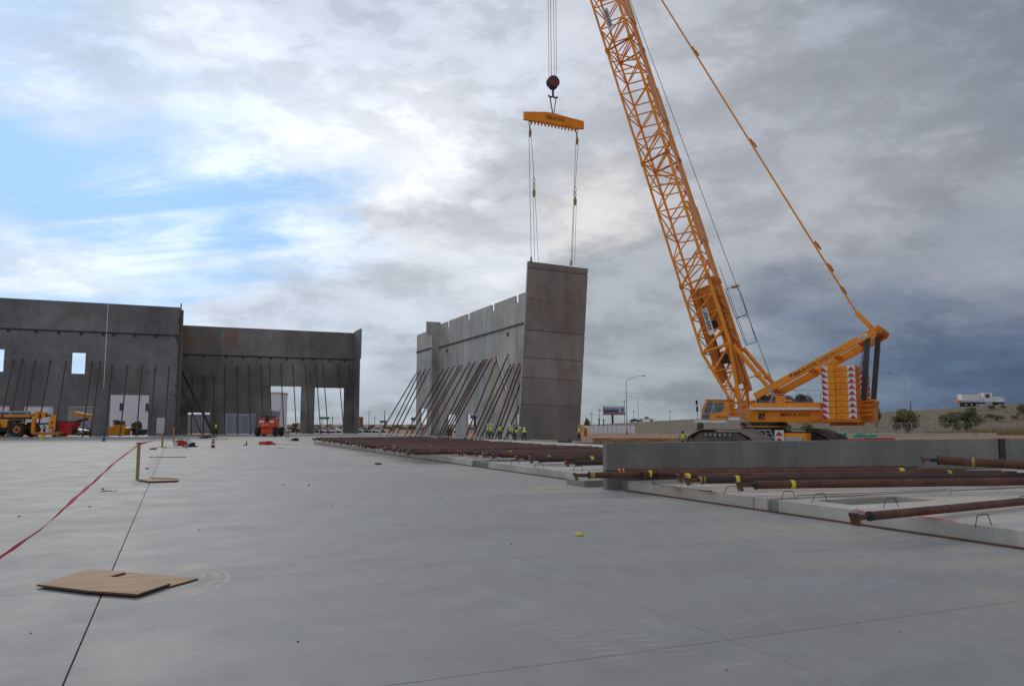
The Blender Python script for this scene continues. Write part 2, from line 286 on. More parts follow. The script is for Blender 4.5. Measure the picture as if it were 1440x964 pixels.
# ------------------------------------------------------------------ mesh helpers
class MB:
    def __init__(s): s.v = []; s.f = []; s.mi = []; s.cur = 0
    def add(s, vs, fs):
        o = len(s.v); s.v += [tuple(q) for q in vs]; s.f += [tuple(i + o for i in f) for f in fs]; s.mi += [s.cur] * len(fs); return s
    def box(s, lo, hi, mt=None):
        (a, b, c), (d, e, f) = lo, hi
        vs = [Vector(q) for q in ((a,b,c),(d,b,c),(d,e,c),(a,e,c),(a,b,f),(d,b,f),(d,e,f),(a,e,f))]
        if mt is not None: vs = [mt @ q for q in vs]
        return s.add(vs, ((3,2,1,0),(4,5,6,7),(0,1,5,4),(1,2,6,5),(2,3,7,6),(3,0,4,7)))
    def tube(s, p, q, r, n=6, r2=None, cap=True):
        p, q = Vector(p), Vector(q); r2 = r if r2 is None else r2; d = (q - p)
        if d.length < 1e-6: return s
        d.normalize(); u = d.cross(Vector((0, 0, 1)) if abs(d.z) < .9 else Vector((1, 0, 0))).normalized(); w = d.cross(u)
        vs = [p + (u * cos(t) + w * sin(t)) * r for t in [2 * pi * i / n for i in range(n)]] + [q + (u * cos(t) + w * sin(t)) * r2 for t in [2 * pi * i / n for i in range(n)]]
        fs = [(i, (i + 1) % n, n + (i + 1) % n, n + i) for i in range(n)]
        if cap: fs += [tuple(range(n))[::-1], tuple(range(n, 2 * n))]
        return s.add(vs, fs)
    def path(s, pts, r, n=6):
        for a, b in zip(pts, pts[1:]): s.tube(a, b, r, n)
        return s
    def beam(s, p, q, w, h, up=(0, 0, 1)):
        p, q = Vector(p), Vector(q); d = (q - p).normalized(); up = Vector(up)
        if abs(d.dot(up)) > .98: up = Vector((1, 0, 0))
        u = d.cross(up).normalized() * w / 2; v = u.cross(d).normalized() * h / 2
        vs = [p - u - v, p + u - v, p + u + v, p - u + v, q - u - v, q + u - v, q + u + v, q - u + v]
        return s.add(vs, ((0,1,2,3),(7,6,5,4),(1,0,4,5),(2,1,5,6),(3,2,6,7),(0,3,7,4)))
    def prism(s, poly, f0, f1):     # poly: list of 2D; f0/f1: map 2D -> 3D
        n = len(poly); vs = [f0(*p) for p in poly] + [f1(*p) for p in poly]
        return s.add(vs, [tuple(range(n)), tuple(range(2 * n - 1, n - 1, -1))] + [(i, n + i, n + (i + 1) % n, (i + 1) % n) for i in range(n)])
    def blob(s, c, r, seg=8, rng=6, sc=(1, 1, 1)):
        c = Vector(c); vs = []; fs = []
        for j in range(1, rng):
            t = pi * j / rng
            for i in range(seg): a = 2 * pi * i / seg; vs.append(c + Vector((r * sin(t) * cos(a) * sc[0], r * sin(t) * sin(a) * sc[1], r * cos(t) * sc[2])))
        vs += [c + Vector((0, 0, r * sc[2])), c - Vector((0, 0, r * sc[2]))]; T = len(vs) - 2; B = T + 1
        for j in range(rng - 2):
            for i in range(seg): k = (i + 1) % seg; fs.append((j*seg+i, (j+1)*seg+i, (j+1)*seg+k, j*seg+k))
        for i in range(seg): k = (i + 1) % seg; fs.append((T, i, k)); fs.append((B, (rng-2)*seg+k, (rng-2)*seg+i))
        return s.add(vs, fs)
    def mesh(s, name, mats, smooth=False):
        me = bpy.data.meshes.new(name); me.from_pydata(s.v, [], s.f)
        for m in (mats if isinstance(mats, list) else [mats]): me.materials.append(M[m] if isinstance(m, str) else m)
        if isinstance(mats, list): me.polygons.foreach_set('material_index', s.mi)
        bm = bmesh.new(); bm.from_mesh(me); bmesh.ops.recalc_face_normals(bm, faces=bm.faces); bm.to_mesh(me); bm.free()
        if smooth: me.polygons.foreach_set('use_smooth', [True] * len(me.polygons)); me.update()
        return me
    def build(s, name, mats, parent=None, smooth=False, bevel=0, label=None):
        return link(name, s.mesh(name, mats, smooth), parent, bevel, label)
def link(name, me, parent=None, bevel=0, label=None):
    o = bpy.data.objects.new(name, me); COL.objects.link(o)
    if parent: o.parent = parent
    if label: o['label'] = label
    if bevel: b = o.modifiers.new('bevel', 'BEVEL'); b.width = bevel; b.segments = 2; b.limit_method = 'ANGLE'
    return o
def tag(o, label=None, cat=None, group=None, kind=None):
    if label: o['label'] = label
    if cat: o['category'] = cat
    if group: o['group'] = group
    if kind: o['kind'] = kind
    return o
def thing(name, label, cat, loc=(0, 0, 0), rz=0.0, group=None):
    o = bpy.data.objects.new(name, None); COL.objects.link(o); o.location = loc; o.rotation_euler = (0, 0, rz); o.empty_display_size = .3
    return tag(o, label, cat, group)
def kids(o): return [c for c in bpy.data.objects if c.parent == o]
def copy_tree(o, parent=None, cache=None):
    c = o.copy(); COL.objects.link(c); c.parent = parent
    for ch in o.children: copy_tree(ch, c)
    return c
ORD = ['leftmost', 'second', 'third', 'fourth', 'fifth', 'sixth', 'seventh', 'eighth', 'ninth', 'tenth', 'eleventh', 'twelfth', 'thirteenth', 'fourteenth', 'fifteenth', 'sixteenth', 'seventeenth', 'eighteenth', 'nineteenth', 'twentieth', 'twenty-first', 'twenty-second', 'twenty-third', 'twenty-fourth', 'twenty-fifth', 'twenty-sixth', 'twenty-seventh']
def text(name, s, org, xd, yd, size, m, parent=None, ext=.004, sx=1.0, bold=0.0):
    cu = bpy.data.curves.new(name, 'FONT'); cu.body = s; cu.size = size; cu.extrude = ext; cu.offset = bold; cu.materials.append(M[m]); cu.resolution_u = 3
    o = bpy.data.objects.new(name, cu); COL.objects.link(o)
    xd = Vector(xd).normalized(); yd = Vector(yd); yd = (yd - xd * yd.dot(xd)).normalized(); zd = xd.cross(yd)
    mt = Matrix.Identity(4)
    for i, c in enumerate((xd * sx, yd, zd)): mt[0][i], mt[1][i], mt[2][i] = c
    mt.translation = Vector(org); o.parent = parent; o.matrix_local = mt if parent else mt
    if not parent: o.matrix_world = mt
    dg = bpy.context.evaluated_depsgraph_get(); me = bpy.data.meshes.new_from_object(o.evaluated_get(dg)); me.name = name
    o2 = bpy.data.objects.new(name, me); COL.objects.link(o2); o2.parent = parent; o2.matrix_local = mt
    bpy.data.objects.remove(o); bpy.data.curves.remove(cu)
    return o2
def holes(x0, x1, z0, z1, ops, t, fr):
    """slab with rectangular openings; fr(x, z, d) -> 3D; front d=0, back d=t"""
    xs = sorted({x0, x1, *[q for o in ops for q in (max(x0, o[0]), min(x1, o[1]))]}); zs = sorted({z0, z1, *[q for o in ops for q in (max(z0, o[2]), min(z1, o[3]))]})
    xs = [x for x in xs if x0 <= x <= x1]; zs = [z for z in zs if z0 <= z <= z1]
    mb = MB(); nx, nz = len(xs) - 1, len(zs) - 1
    def solid(i, j):
        if i < 0 or j < 0 or i >= nx or j >= nz: return False
        cx, cz = (xs[i] + xs[i+1]) / 2, (zs[j] + zs[j+1]) / 2
        return not any(o[0] < cx < o[1] and o[2] < cz < o[3] for o in ops)
    idx = {}
    def V(i, j, d):
        if (i, j, d) not in idx: idx[(i, j, d)] = len(mb.v); mb.v.append(tuple(fr(xs[i], zs[j], d * t)))
        return idx[(i, j, d)]
    def fa(*q): mb.f.append(q); mb.mi.append(0)
    for i in range(nx):
        for j in range(nz):
            if not solid(i, j): continue
            fa(V(i,j,0), V(i+1,j,0), V(i+1,j+1,0), V(i,j+1,0)); fa(V(i,j+1,1), V(i+1,j+1,1), V(i+1,j,1), V(i,j,1))
            if not solid(i-1, j): fa(V(i,j,0), V(i,j+1,0), V(i,j+1,1), V(i,j,1))
            if not solid(i+1, j): fa(V(i+1,j,0), V(i+1,j,1), V(i+1,j+1,1), V(i+1,j+1,0))
            if not solid(i, j-1): fa(V(i,j,0), V(i,j,1), V(i+1,j,1), V(i+1,j,0))
            if not solid(i, j+1): fa(V(i,j+1,0), V(i+1,j+1,0), V(i+1,j+1,1), V(i,j+1,1))
    return mb
# ------------------------------------------------------------------ ground
GZ = -0.7
g = MB(); g.box((-4000, -300, GZ - 1), (4000, 9000, GZ)); tag(g.build('ground', 'dirt'), kind='structure')
XE, YE = 33.3, 124.0      # slab edges
xs = [-70, -19.5, -0.57, 3.87, 10.6, 22, XE + .1]; ys = [-25, 4.9, 8.83, 28, 48, 68, 88, 106, YE]
sub = MB(); sub.box((xs[0], ys[0], GZ - .2), (xs[-1], ys[-1], -.03)); tag(sub.build('slab_bed', 'dgrey'), kind='structure')
fl = thing('floor', None, None); tag(fl, kind='structure')
for i in range(len(xs) - 1):
    for j in range(len(ys) - 1):
        gx = .006 if abs(xs[i] + .57) < .01 else .0030; gx2 = .006 if abs(xs[i+1] + .57) < .01 else .0030; gy = .0036
        b = MB(); b.box((xs[i] + gx, ys[j] + gy, -.027), (xs[i+1] - gx2, ys[j+1] - gy, 0)); b.build('slab', 'slab', fl, bevel=.002)
# ------------------------------------------------------------------ far left walls
Y1, T = 122.0, .24
def wall_front(nm, label, Y, panels, ops, ztop, zl, matn, cols=None):
    t = thing(nm, label, 'wall', (0, 0, 0))
    for k, (a, b) in enumerate(panels):
        gap = .003
        zt = ztop(k) if callable(ztop) else ztop
        mb = holes(a + gap, b - gap, -.02, zt, [o for o in ops if o[1] > a and o[0] < b], T, lambda x, z, d: (x, Y + d, z)); mb.build('wall_panel', matn, t)
        l = MB(); l.box((a + .03, Y - .10, zl - .09), (b - .03, Y - .002, zl + .09)); l.build('ledger_and_shadow', 'ledger', t)  # dark bar: steel ledger with its shadow line put into the colour
        x = a + .9
        p = MB()
        while x < b - .3:
            p.box((x - .17, Y - .09, zl - .42), (x + .17, Y - .003, zl - .092)); x += 2.7
        p.build('joist_seat', 'ledger', t)
    return t
jx = [-70, -56, -42, -30, -18.69, -9.29, .03]
opsA = [(-22.9, -21.3, 8.55, 11.5), (-13.33, -11.72, 8.49, 11.36), (-24.3, -20.3, -.1, 4.0), (-18.6, -15.2, -.1, 4.0), (-13.4, -10.4, -.1, 4.0), (-8.38, -3.53, -.1, 5.66), (-2.4, -1.25, .25, 2.5),
        (-36, -31, -.1, 4), (-50, -46, -.1, 5)]
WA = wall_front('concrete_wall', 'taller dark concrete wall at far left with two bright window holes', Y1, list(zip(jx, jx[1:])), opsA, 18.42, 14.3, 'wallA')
e = MB(); e.box((.04, Y1 - .22, -.02), (.22, Y1 + .30, 19.0)); e.build('end_form', 'rust', WA)
j = MB(); j.beam((-9.29, Y1 - .012, 18.35), (-9.29, Y1 - .012, 6.5), .09, .02, (0, 1, 0)); j.build('joint_sealant', 'white', WA)
c_ = MB()
for z in (16.6, 16.2, 13.6, 13.2, 7, 5.6): c_.box((-.25, Y1 - .08, z), (-.03, Y1 - .002, z + .18))
c_.build('embed_plate', 'ledger', WA)
Y2 = 140.0
P2_ = lambda x, y: onY(x, y, Y2)
jx2 = [.35, P2_(311, 480).x, P2_(374, 480).x, P2_(435, 480).x, P2_(498, 480).x]
def op2(x0, x1, y): a, b = P2_(x0, y), P2_(x1, y); return (a.x, b.x, -.1, a.z)
opsB = [op2(264.4, 295.3, 580), op2(316, 359.5, 581), op2(381, 423.7, 542.6), op2(442.9, 484, 544.8)]
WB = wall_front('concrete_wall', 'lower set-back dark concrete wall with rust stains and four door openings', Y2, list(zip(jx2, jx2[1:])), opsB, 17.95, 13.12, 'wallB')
xr = jx2[-1]
b = MB(); b.box((xr + .02, Y2 - 4.2, -.02), (xr + .26, Y2 + .3, 13)); b.box((xr + .02, Y2 - 5.0, 13), (xr + .26, Y2 + .3, 18.2)); b.build('return_panel', 'wallA', WB)
r_ = MB(); r_.box((.03, Y1 + .305, -.02), (.52, Y2 - .01, 18.1)); tag(r_.build('return_wall', 'wallA'), 'dark return wall joining the two far left concrete walls', 'wall')
# slab extension towards the second wall
b = MB(); b.box((-4, YE + .01, GZ - .1), (XE + .1, Y2 - .5, -.004)); tag(b.build('back_slab', 'slab'), kind='structure')
# ------------------------------------------------------------------ braces
def brace_mesh(L, r=.085):
    mb = MB(); mb.tube((0, 0, .35), (0, 0, L - .35), r, 8); mb.tube((0, 0, .02), (0, 0, .35), r * .45, 6); mb.tube((0, 0, L - .35), (0, 0, L - .02), r * .45, 6); return mb
def brace(top, foot, label, grp, r=.085, m='rust', nm='wall_brace'):
    top, foot = Vector(top), Vector(foot); L = (top - foot).length
    t = thing(nm, label, 'brace', foot, 0, grp); t.rotation_mode = 'QUATERNION'; t.rotation_quaternion = (top - foot).to_track_quat('Z', 'Y')
    brace_mesh(L, r).build('tube', m, t, smooth=False)
    p = MB(); p.box((-.12, -.12, -.03), (.12, .12, .06)); p.build('foot_plate', 'rust_dk', t)
    p = MB(); p.box((-.1, -.1, L - .08), (.1, .1, L - .02)); p.build('head_bracket', 'rust_dk', t)
    return t
tz1 = [(8, 505, 4), (20, 505, 6.2), (32.4, 505, 18), (49.8, 506, 39), (71, 507, 57), (92.6, 508, 79.7), (129.5, 508, 121), (141, 509, 132.5), (158, 513, 152), (179, 513.5, 172.5), (199.7, 514.5, 191), (218.7, 515, 215), (237.5, 515, 234.5)]
tops = [(77/4.015, 504.5), (128/4.015, 504.5), (200/4.015, 506), (285/4.015, 507), (372/4.015, 508), (520/4.015, 508.5), (566/4.015, 509), (634/4.015, 513), (720/4.015, 513.5), (802/4.015, 514.5), (878/4.015, 515), (955/4.015, 515)]
for i, (x, y) in enumerate(tops):
    p = onY(x, y, Y1 - .05); brace(p, (p.x + random.uniform(-.15, .1), Y1 - 6.3 - (.4 if i < 7 else 0), .03), ('rusty steel brace pole, %s%s along the tall dark wall at far left' % (ORD[i], '' if i == 0 else ' from left')), 'braces of the tall far left wall')
tops = [(126, 510, 138), (190, 515, 210), (246, 518, 240), (306, 458, 313), (375, 460, 377), (443, 460, 445), (511, 462, 522), (558, 445, 558), (623, 447, 642), (690, 447, 710), (760, 448, 778), (820, 448, 840), (860, 450, 895), (945, 450, 972), (1008, 455, 1032)]
for i, (x, y, fx) in enumerate(tops):
    p = onY(240 + x / 4.018, 400 + y / 4.018, Y2 - .05); brace(p, (p.x, Y2 - 7.0, .03), 'rusty steel brace pole, %s%s along the set-back rust-stained wall' % (ORD[i], '' if i == 0 else ' from left'), 'braces of the set-back wall')
for k, (a, b_, r) in enumerate([((252.5, 520), (301, 609), .20), ((252, 543), (284, 609), .08)]):
    d = onY(a[0], a[1], 127.0); q = onY(b_[0], b_[1], 121.0); q.z = .04
    brace((.60, 127, d.z), q, ['thick dark diagonal brace from the corner of the two far left walls', 'thin diagonal brace beneath the thick one at the left wall corner'][k], None, r, 'rust_dk')
# ------------------------------------------------------------------ right wall
XW = 33.3
RX = lambda x, y: onX(x, y, XW)
topz = 15.4
jy = [74.6, RX(690.5, 450).y, RX(657.8, 460).y, RX(632, 470).y, 103.0]
jy = [73.5, RX(727, 450).y, RX(693, 450).y, RX(658.5, 450).y, RX(630, 450).y, 103.2]
WR = thing('concrete_wall', 'long pale concrete wall receding beside the raised panel, notched along its top', 'wall')
def opR(xa, xb, yt, z0): a, b = RX(xa, yt), RX(xb, yt); return (b.y, a.y, z0, a.z)
opsR = [opR(628.4, 640.8, 582.5, -.1), opR(656, 670.6, 582.5, -.1), (75.2, 76.6, -.1, 2.6)] + [(81.75 - .165 * i, 82.45 - .165 * i, 9.3 - .24 * (i + 1), 9.3 - .24 * i) for i in range(17)]
for a, b in zip(jy, jy[1:]):
    o_ = [o for o in opsR if o[1] > a and o[0] < b] + [(a - 1, a + .55, topz - .8, topz + 1), (b - .40, b + 1, topz - .8, topz + 1)]
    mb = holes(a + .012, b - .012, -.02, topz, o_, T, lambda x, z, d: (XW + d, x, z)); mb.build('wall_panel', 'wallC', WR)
    l = MB(); l.box((XW - .1, a + .03, 12.05), (XW - .002, b - .03, 12.25)); l.build('ledger_and_shadow', 'ledger', WR)  # ledger and its shadow line as one dark bar
p = MB()
for y in (78.5, 99.6): p.box((XW - .09, y, 11.2), (XW - .003, y + .35, 11.65))
p.build('embed_plate', 'ledger', WR)
p = MB(); p.beam((XW - .012, jy[1], 12), (XW - .012, jy[1], 1), .02, .05, (0, 1, 0)); p.build('joint_sealant', 'wallD', WR)
# return panel facing the camera, and the far segment behind it
YR = 103.35
a, b = onY(607.5, 500, YR).x, XW + .24
a2 = onY(600, 460, YR).x
RW = MB(); RW.box((a, YR, -.02), (b, YR + .24, 13.9)); RW.box((a2, YR + .001, 13.9), (b, YR + .241, 15.75))
o = RW.build('concrete_wall', 'wallC'); tag(o, 'narrow dark return wall with a wider cap near the far end', 'wall')
XF = a + .15
z_ = onX(600, 466, XF).z
yf0, yf1 = YR + .3, onX(586, 500, XF).y
opf = [(onX(600.2, 574, XF).y, onX(590.7, 574, XF).y, onX(595, 596, XF).z - 1.5, onX(595, 574, XF).z)]
mb = holes(yf0, yf1, -.02, z_, opf, T, lambda x, z, d: (XF + d, x, z)); FW = mb.build('concrete_wall', 'wallC'); tag(FW, 'short pale concrete wall segment at the far end of the right wall', 'wall')
l = MB(); l.box((XF - .1, yf0 + .02, 12.05), (XF - .002, yf1 - .02, 12.25)); l.build('ledger_and_shadow', 'ledger', FW)  # same dark bar, ledger plus painted shadow line
# braces to the right wall: (top x, top y, foot x) in a 4.19x enlargement of the area from (500, 400)
Z3 = lambda x, y: (500 + x / 4.19, 400 + y / 4.19)
brs = [(362,515,140,XF),(382,505,190,XF),(410,500,212,XF),(437,495,240,XF),(517,495,290,XW),(550,487,320,XW),(580,478,352,XW),(612,475,378,XW),(628,472,392,XW),(668,462,432,XW),(703,453,485,XW),(748,445,497,XW),(760,442,515,XW),(773,440,530,XW),(802,432,545,XW)]
Z4 = lambda x, y: (660 + x / 3.325, 350 + y / 3.325)
brs = [(*Z3(a, b), Z3(c, 0)[0], w) for a, b, c, w in brs] + [(*Z4(a, b), Z4(c, 0)[0], XW) for a, b, c in [(130, 512, -20), (182, 492, 12), (192, 540, 28), (208, 538, 50), (232, 535, 105), (243, 548, 122), (250, 600, 140), (256, 680, 165)]]
for i, (tx, ty, fx, w) in enumerate(brs):
    p = onX(tx, ty, w - .06)
    # foot on the slab at the same Y as the head: intersect the view of column fx with Y = p.y
    af = ray(fx, 612)[0]; d = p.y / (CYW - SYW * af); q = lat(af * d, d, .03)
    if q.x > w - 2: q.x = w - 5.5
    L = (q - p).length
    brace(p, q, 'rusty steel brace pole, %s%s leaning on the pale receding wall' % (ORD[i], '' if i == 0 else ' from left'), 'braces of the receding right wall', .085, random.choice(['rust', 'rust_dk']))
# ------------------------------------------------------------------ raised panel
X0 = 32.75
bl = onY(729.3, 617, 73.1); bl.z = .10; tl = onX(743, 367, X0); up = (tl - bl); Hp = up.length; up.normalize()
br_ = onY(808, 619, 74.0); Wp = 6.25
rt = Vector((1, 0, 0)); rt = (rt - up * rt.dot(up)).normalized(); nn = rt.cross(up)     # nn points to the camera side (-Y)
tr_ = onY(827, 374, tl.y); Wp = (tr_ - tl).length
mt = Matrix.Identity(4)
for i, c in enumerate((rt, -nn, up)): mt[0][i], mt[1][i], mt[2][i] = c
if nn.y > 0: raise Exception('panel normal')
mt.translation = bl
PN = thing('tilt_up_panel', 'tall concrete panel hanging from the crane, leaning slightly, grooved across', 'panel'); PN.matrix_world = mt
gro = [(105 - 72) / (890 - 72), .2, (390 - 72) / 818, (516 - 72) / 818, (608 - 72) / 818, (732 - 72) / 818]
gr = [0.0] + [Hp * (1 - q) for q in (gro[5], gro[4], gro[3], gro[2], .212, .038)] + [Hp]
body = MB(); body.box((.02, .075, 0), (Wp - .02, .26, Hp)); body.build('panel_core', 'panelM', PN)
for k in range(len(gr) - 1):
    gg = .07
    lo = gr[k] + (gg if k else 0); hi = gr[k+1] - (gg if gr[k+1] < Hp else 0)
    if k == 4: hi = gr[5] - .01
    if k == 5: lo = gr[5] + .01; hi = gr[6] - .06
    b = MB(); b.box((0, 0, lo), (Wp, .0745, hi)); b.build('panel_face', 'panelM', PN)
b = MB(); b.box((-.015, -.01, 0), (-.001, .27, Hp)); b.build('pale_side_strip', 'wallC', PN)  # paler concrete strip over the panel's left side face
# rigging -------------------------------------------------------------
Yb = tl.y + .1
OY = lambda x, y: onY(x, y, Yb)
sp = thing('spreader_beam', 'orange lettered spreader beam under the crane hook', 'spreader beam')
poly = [OY(736, 157.5), OY(736, 168), OY(745, 170), OY(811, 182), OY(820.5, 181.5), OY(820.5, 171), OY(790, 163), OY(778, 159.5), OY(768, 158)]
zb = [(p.x, p.z) for p in poly]
bm = MB(); bm.prism(zb, lambda x, z: (x, Yb - .12, z), lambda x, z: (x, Yb + .12, z)); bm.build('beam_body', 'orange', sp)
lg = MB(); n_ = 14; zl, zr = OY(745, 170).z, OY(811, 182).z; xl, xrr = OY(745, 170).x, OY(811, 182).x
for k in range(n_):
    f = (k + .5) / n_; x = xl + (xrr - xl) * f; z = zl + (zr - zl) * f; lg.box((x - .09, Yb - .05, z - .28), (x + .09, Yb + .05, z - .01))
lg.build('lug_row', 'orange_dk', sp)
f_ = MB(); f_.beam(poly[1] + Vector((0, 0, 0)), poly[4], .34, .05); f_.build('bottom_flange', 'orange', sp)
po = OY(767.5, 167.5); dirx = (OY(789, 171) - OY(767.5, 167.5)); dirx.y = 0; text('lettering', 'BRAGG', po + Vector((0, -.125 - (po.y - Yb), 0)), dirx, (0, 0, 1), .56, 'faded', sp, sx=1.2, bold=.012)
hb = thing('hook_block', 'black and red hook block above the spreader beam', 'hook block', (0, 0, 0))
c = OY(777.5, 117.5); c.y = Yb
b = MB(); b.tube(c + Vector((0, -.38, .1)), c + Vector((0, .38, .1)), .60, 14); b.tube(c + Vector((0, -.22, -.22)), c + Vector((0, .22, -.22)), .5, 12); b.build('sheave_housing', 'dgrey', hb, bevel=.05)
for k in range(3):
    b = MB(); b.tube(c + Vector((0, -.30 + .3 * k - .03, .12)), c + Vector((0, -.30 + .3 * k + .03, .12)), .66, 14); b.build('sheave', 'dark' if k % 2 else 'rust_dk', hb)
b = MB()
for k in range(5): b.box((-.4 + .2 * k + c.x - .05, c.y - .40, c.z - .35), (-.4 + .2 * k + c.x + .03, c.y - .385, c.z + .2), None)
b.build('warning_stripe', 'red', hb)
b = MB(); b.tube(c + Vector((0, 0, -.6)), c + Vector((0, 0, -1.25)), .13, 8)
for sgn in (-1, 1):
    pts = [c + Vector((0, 0, -1.2))] + [c + Vector((sgn * (.28 - .28 * cos(t)), 0, -1.25 - .32 * sin(t))) for t in [pi * i / 7 for i in range(1, 7)]]
    b.path(pts, .10, 6)
b.build('ramshorn_hook', 'dgrey', hb)
pt = OY(778, 159.5); pt.y = Yb
b = MB()
for dx in (-.38, .38):
    for dy in (-.06, .06): b.path([c + Vector((dx, dy, -1.5)), Vector((pt.x + dx * .15, Yb + dy, pt.z - .05))], .035, 6)
tag(b.build('hook_sling', 'dgrey'), 'short dark sling between crane hook and spreader beam', 'sling')
for side, (xa, ya, xb, yb_, e1, e2, ey) in enumerate([(745, 173, 751, 263, 747, 757, 366), (811, 184, 809, 275, 803, 808, 371.5)]):
    nm = 'left' if side == 0 else 'right'
    A_ = OY(xa, ya - 2); Bm = OY(xa, ya + 22)
    bk = thing('rigging_block', 'upper ochre pulley block under the %s end of the orange beam' % nm, 'pulley block', (0, 0, 0), 0, 'ochre pulley blocks')
    b = MB(); b.path([A_ + Vector((.12 * cos(t), 0, -.2 + .22 * sin(t))) for t in [2 * pi * i / 10 for i in range(11)]], .045, 5); b.build('shackle', 'dgrey', bk)
    def block_body(cc, k=1.0): return MB().blob(cc, .42 * k, 10, 8, (.42, .35, 1.15))
    block_body(OY(xa + .5, ya + 14)).build('block_shell', 'brass', bk, smooth=True)
    b = MB(); b.tube(OY(xa, ya + 8.5), OY(xa, ya + 3), .07, 6); b.build('swivel', 'dark', bk)
    b2 = thing('rigging_block', 'lower ochre pulley block hanging on the %s sling ropes' % nm, 'pulley block', (0, 0, 0), 0, 'ochre pulley blocks')
    cc = OY(xb, yb_ + 8); block_body(cc).build('block_shell', 'brass', b2, smooth=True)
    b = MB(); b.path([cc + Vector((.11 * cos(t), 0, .75 + .22 * sin(t))) for t in [2 * pi * i / 10 for i in range(11)]], .04, 5); b.tube(cc + Vector((0, 0, .35)), cc + Vector((0, 0, .55)), .06, 6)
    b.path([cc + Vector((.12 * cos(t), 0, 1.3 + .35 * sin(t))) for t in [2 * pi * i / 10 for i in range(11)]], .035, 5); b.build('chain_link', 'dgrey', b2)
    rp = MB(); q1 = OY(xa - 1.2, ya + 18); q2 = OY(xa + 2, ya + 20)
    rp.tube(q1, OY(e1, ey), .028, 5); rp.tube(q2, cc + Vector((0, 0, 1.65)), .028, 5)
    rp.tube(cc + Vector((-.12, 0, -.3)), OY(e1 + (5 if side == 0 else 1.5), ey), .022, 5); rp.tube(cc + Vector((.12, 0, -.3)), OY(e2, ey + .6), .022, 5)
    tag(rp.build('sling_rope', 'wire'), 'thin wire sling ropes from the %s end of the orange beam to the panel' % nm, 'rope', 'sling ropes')
    an = MB(); h_ = OY(e1, ey - 6)
    an.tube(h_, OY(e1 - 1.6, ey + .8), .04, 5); an.tube(h_, OY(e1 + 1.6, ey + .8), .04, 5); an.tube(OY(e1 - 1.6, ey + .8), OY(e1 + 1.6, ey + .8), .05, 5)
    tag(an.build('lifting_shackle', 'dgrey'), 'small lifting shackle on the %s top edge of the hanging panel' % nm, 'shackle', 'lifting shackles')
# ------------------------------------------------------------------ crane
OL, OD = 22.1, 69.0
hk = at(777, 118, 1.0)
hd_ = c.x * SYW + c.y * CYW; hl = c.x * CYW - c.y * SYW
TH = atan2(hd_ - OD, OL - hl)         # how far the boom turns away from the viewer
r2 = (cos(TH), -sin(TH)); n2 = (sin(TH), cos(TH))
rw, nw = lat(*r2), lat(*n2); OW = lat(OL, OD, GZ)
CR = thing('crawler_crane', 'huge orange lattice boom crawler crane with stacked counterweights', 'crane', OW, atan2(rw.y, rw.x))
def cr(px, py, w):
    a, u = ray(px, py); t = (w + OL * n2[0] + OD * n2[1]) / (a * n2[0] + n2[1])
    return Vector(((a * t - OL) * r2[0] + (t - OD) * r2[1], w, EYE + u * t - GZ))
Z8 = lambda x, y: (940 + x / 4.5, 440 + y / 4.5)
def c8(x, y, w): return cr(*Z8(x, y), w)
def prof(pts, w0, w1, ref=None):       # profile in enlargement coordinates read on plane w=ref, extruded w0..w1
    ref = w0 if ref is None else ref
    P = [c8(x, y, ref) for x, y in pts]; m = MB(); m.prism([(p.x, p.z) for p in P], lambda s, z: (s, w0, z), lambda s, z: (s, w1, z)); return m
WN = -1.75
# superstructure
BODY = prof([(382, 602), (512, 602), (512, 612), (960, 612), (975, 640), (985, 688), (500, 690), (470, 668), (382, 662)], WN, 1.75).build('superstructure', 'orange', CR, bevel=.03)
b = prof([(515, 567), (960, 567), (960, 598), (515, 598)], WN - .35, 1.9); b.build('deck_housing', 'orange', CR, bevel=.03)
b = prof([(512, 597), (960, 597), (960, 610), (512, 610)], WN - .75, WN - .36); b.build('walkway_edge', 'white', CR)
b = prof([(512, 584), (519, 584), (519, 597), (512, 597)], WN - .75, WN - .70); b.build('walkway_post', 'white', CR)
b = prof([(815, 690), (985, 668), (985, 694), (815, 697)], WN - .1, 1.6); b.build('rear_beam', 'orange_dk', CR)
def disc(name, cxp, z0, z1, r, m, par=CR, n=28):
    d = MB(); d.tube((cxp, 0, z0), (cxp, 0, z1), r, n); return d.build(name, m, par, smooth=False)
zt = c8(610, 692, 0).z
disc('slewing_ring', 0, zt - .28, zt + .02, 2.0, 'dark'); disc('slewing_ring', 0, zt - .42, zt - .281, 2.05, 'orange_dk'); disc('turntable_base', 0, zt - .95, zt - .421, 1.85, 'dark')
# panel marks on body
lg_ = MB(); q0, q1 = c8(568, 678, WN), c8(612, 627, WN); lg_.box((q0.x, WN - .02, q0.z), (q1.x, WN - .003, q1.z)); em = lg_.build('emblem_panel', 'orange_dk', CR)
e_ = MB(); qa = c8(572, 674, WN); qb = c8(608, 632, WN); X_ = lambda u_, v_: (qa.x + (qb.x - qa.x) * u_, qa.z + (qb.z - qa.z) * v_)
e_.prism([X_(.0, .1), X_(.12, .95), X_(.45, .98), X_(.40, .55), X_(.95, .1), X_(.6, .05), X_(.25, .4), X_(.2, .05)], lambda s, z: (s, WN - .03, z), lambda s, z: (s, WN - .021, z))
e_.prism([X_(.55, .95), X_(.97, .9), X_(.95, .45), X_(.62, .5)], lambda s, z: (s, WN - .03, z), lambda s, z: (s, WN - .021, z)); e_.build('emblem', 'black', em)
t0 = c8(722, 652, WN - .01); text('lettering', 'BRAGG', t0, (1, 0, 0), (0, 0, 1), .34, 'black', CR, sx=2.0, bold=.004)
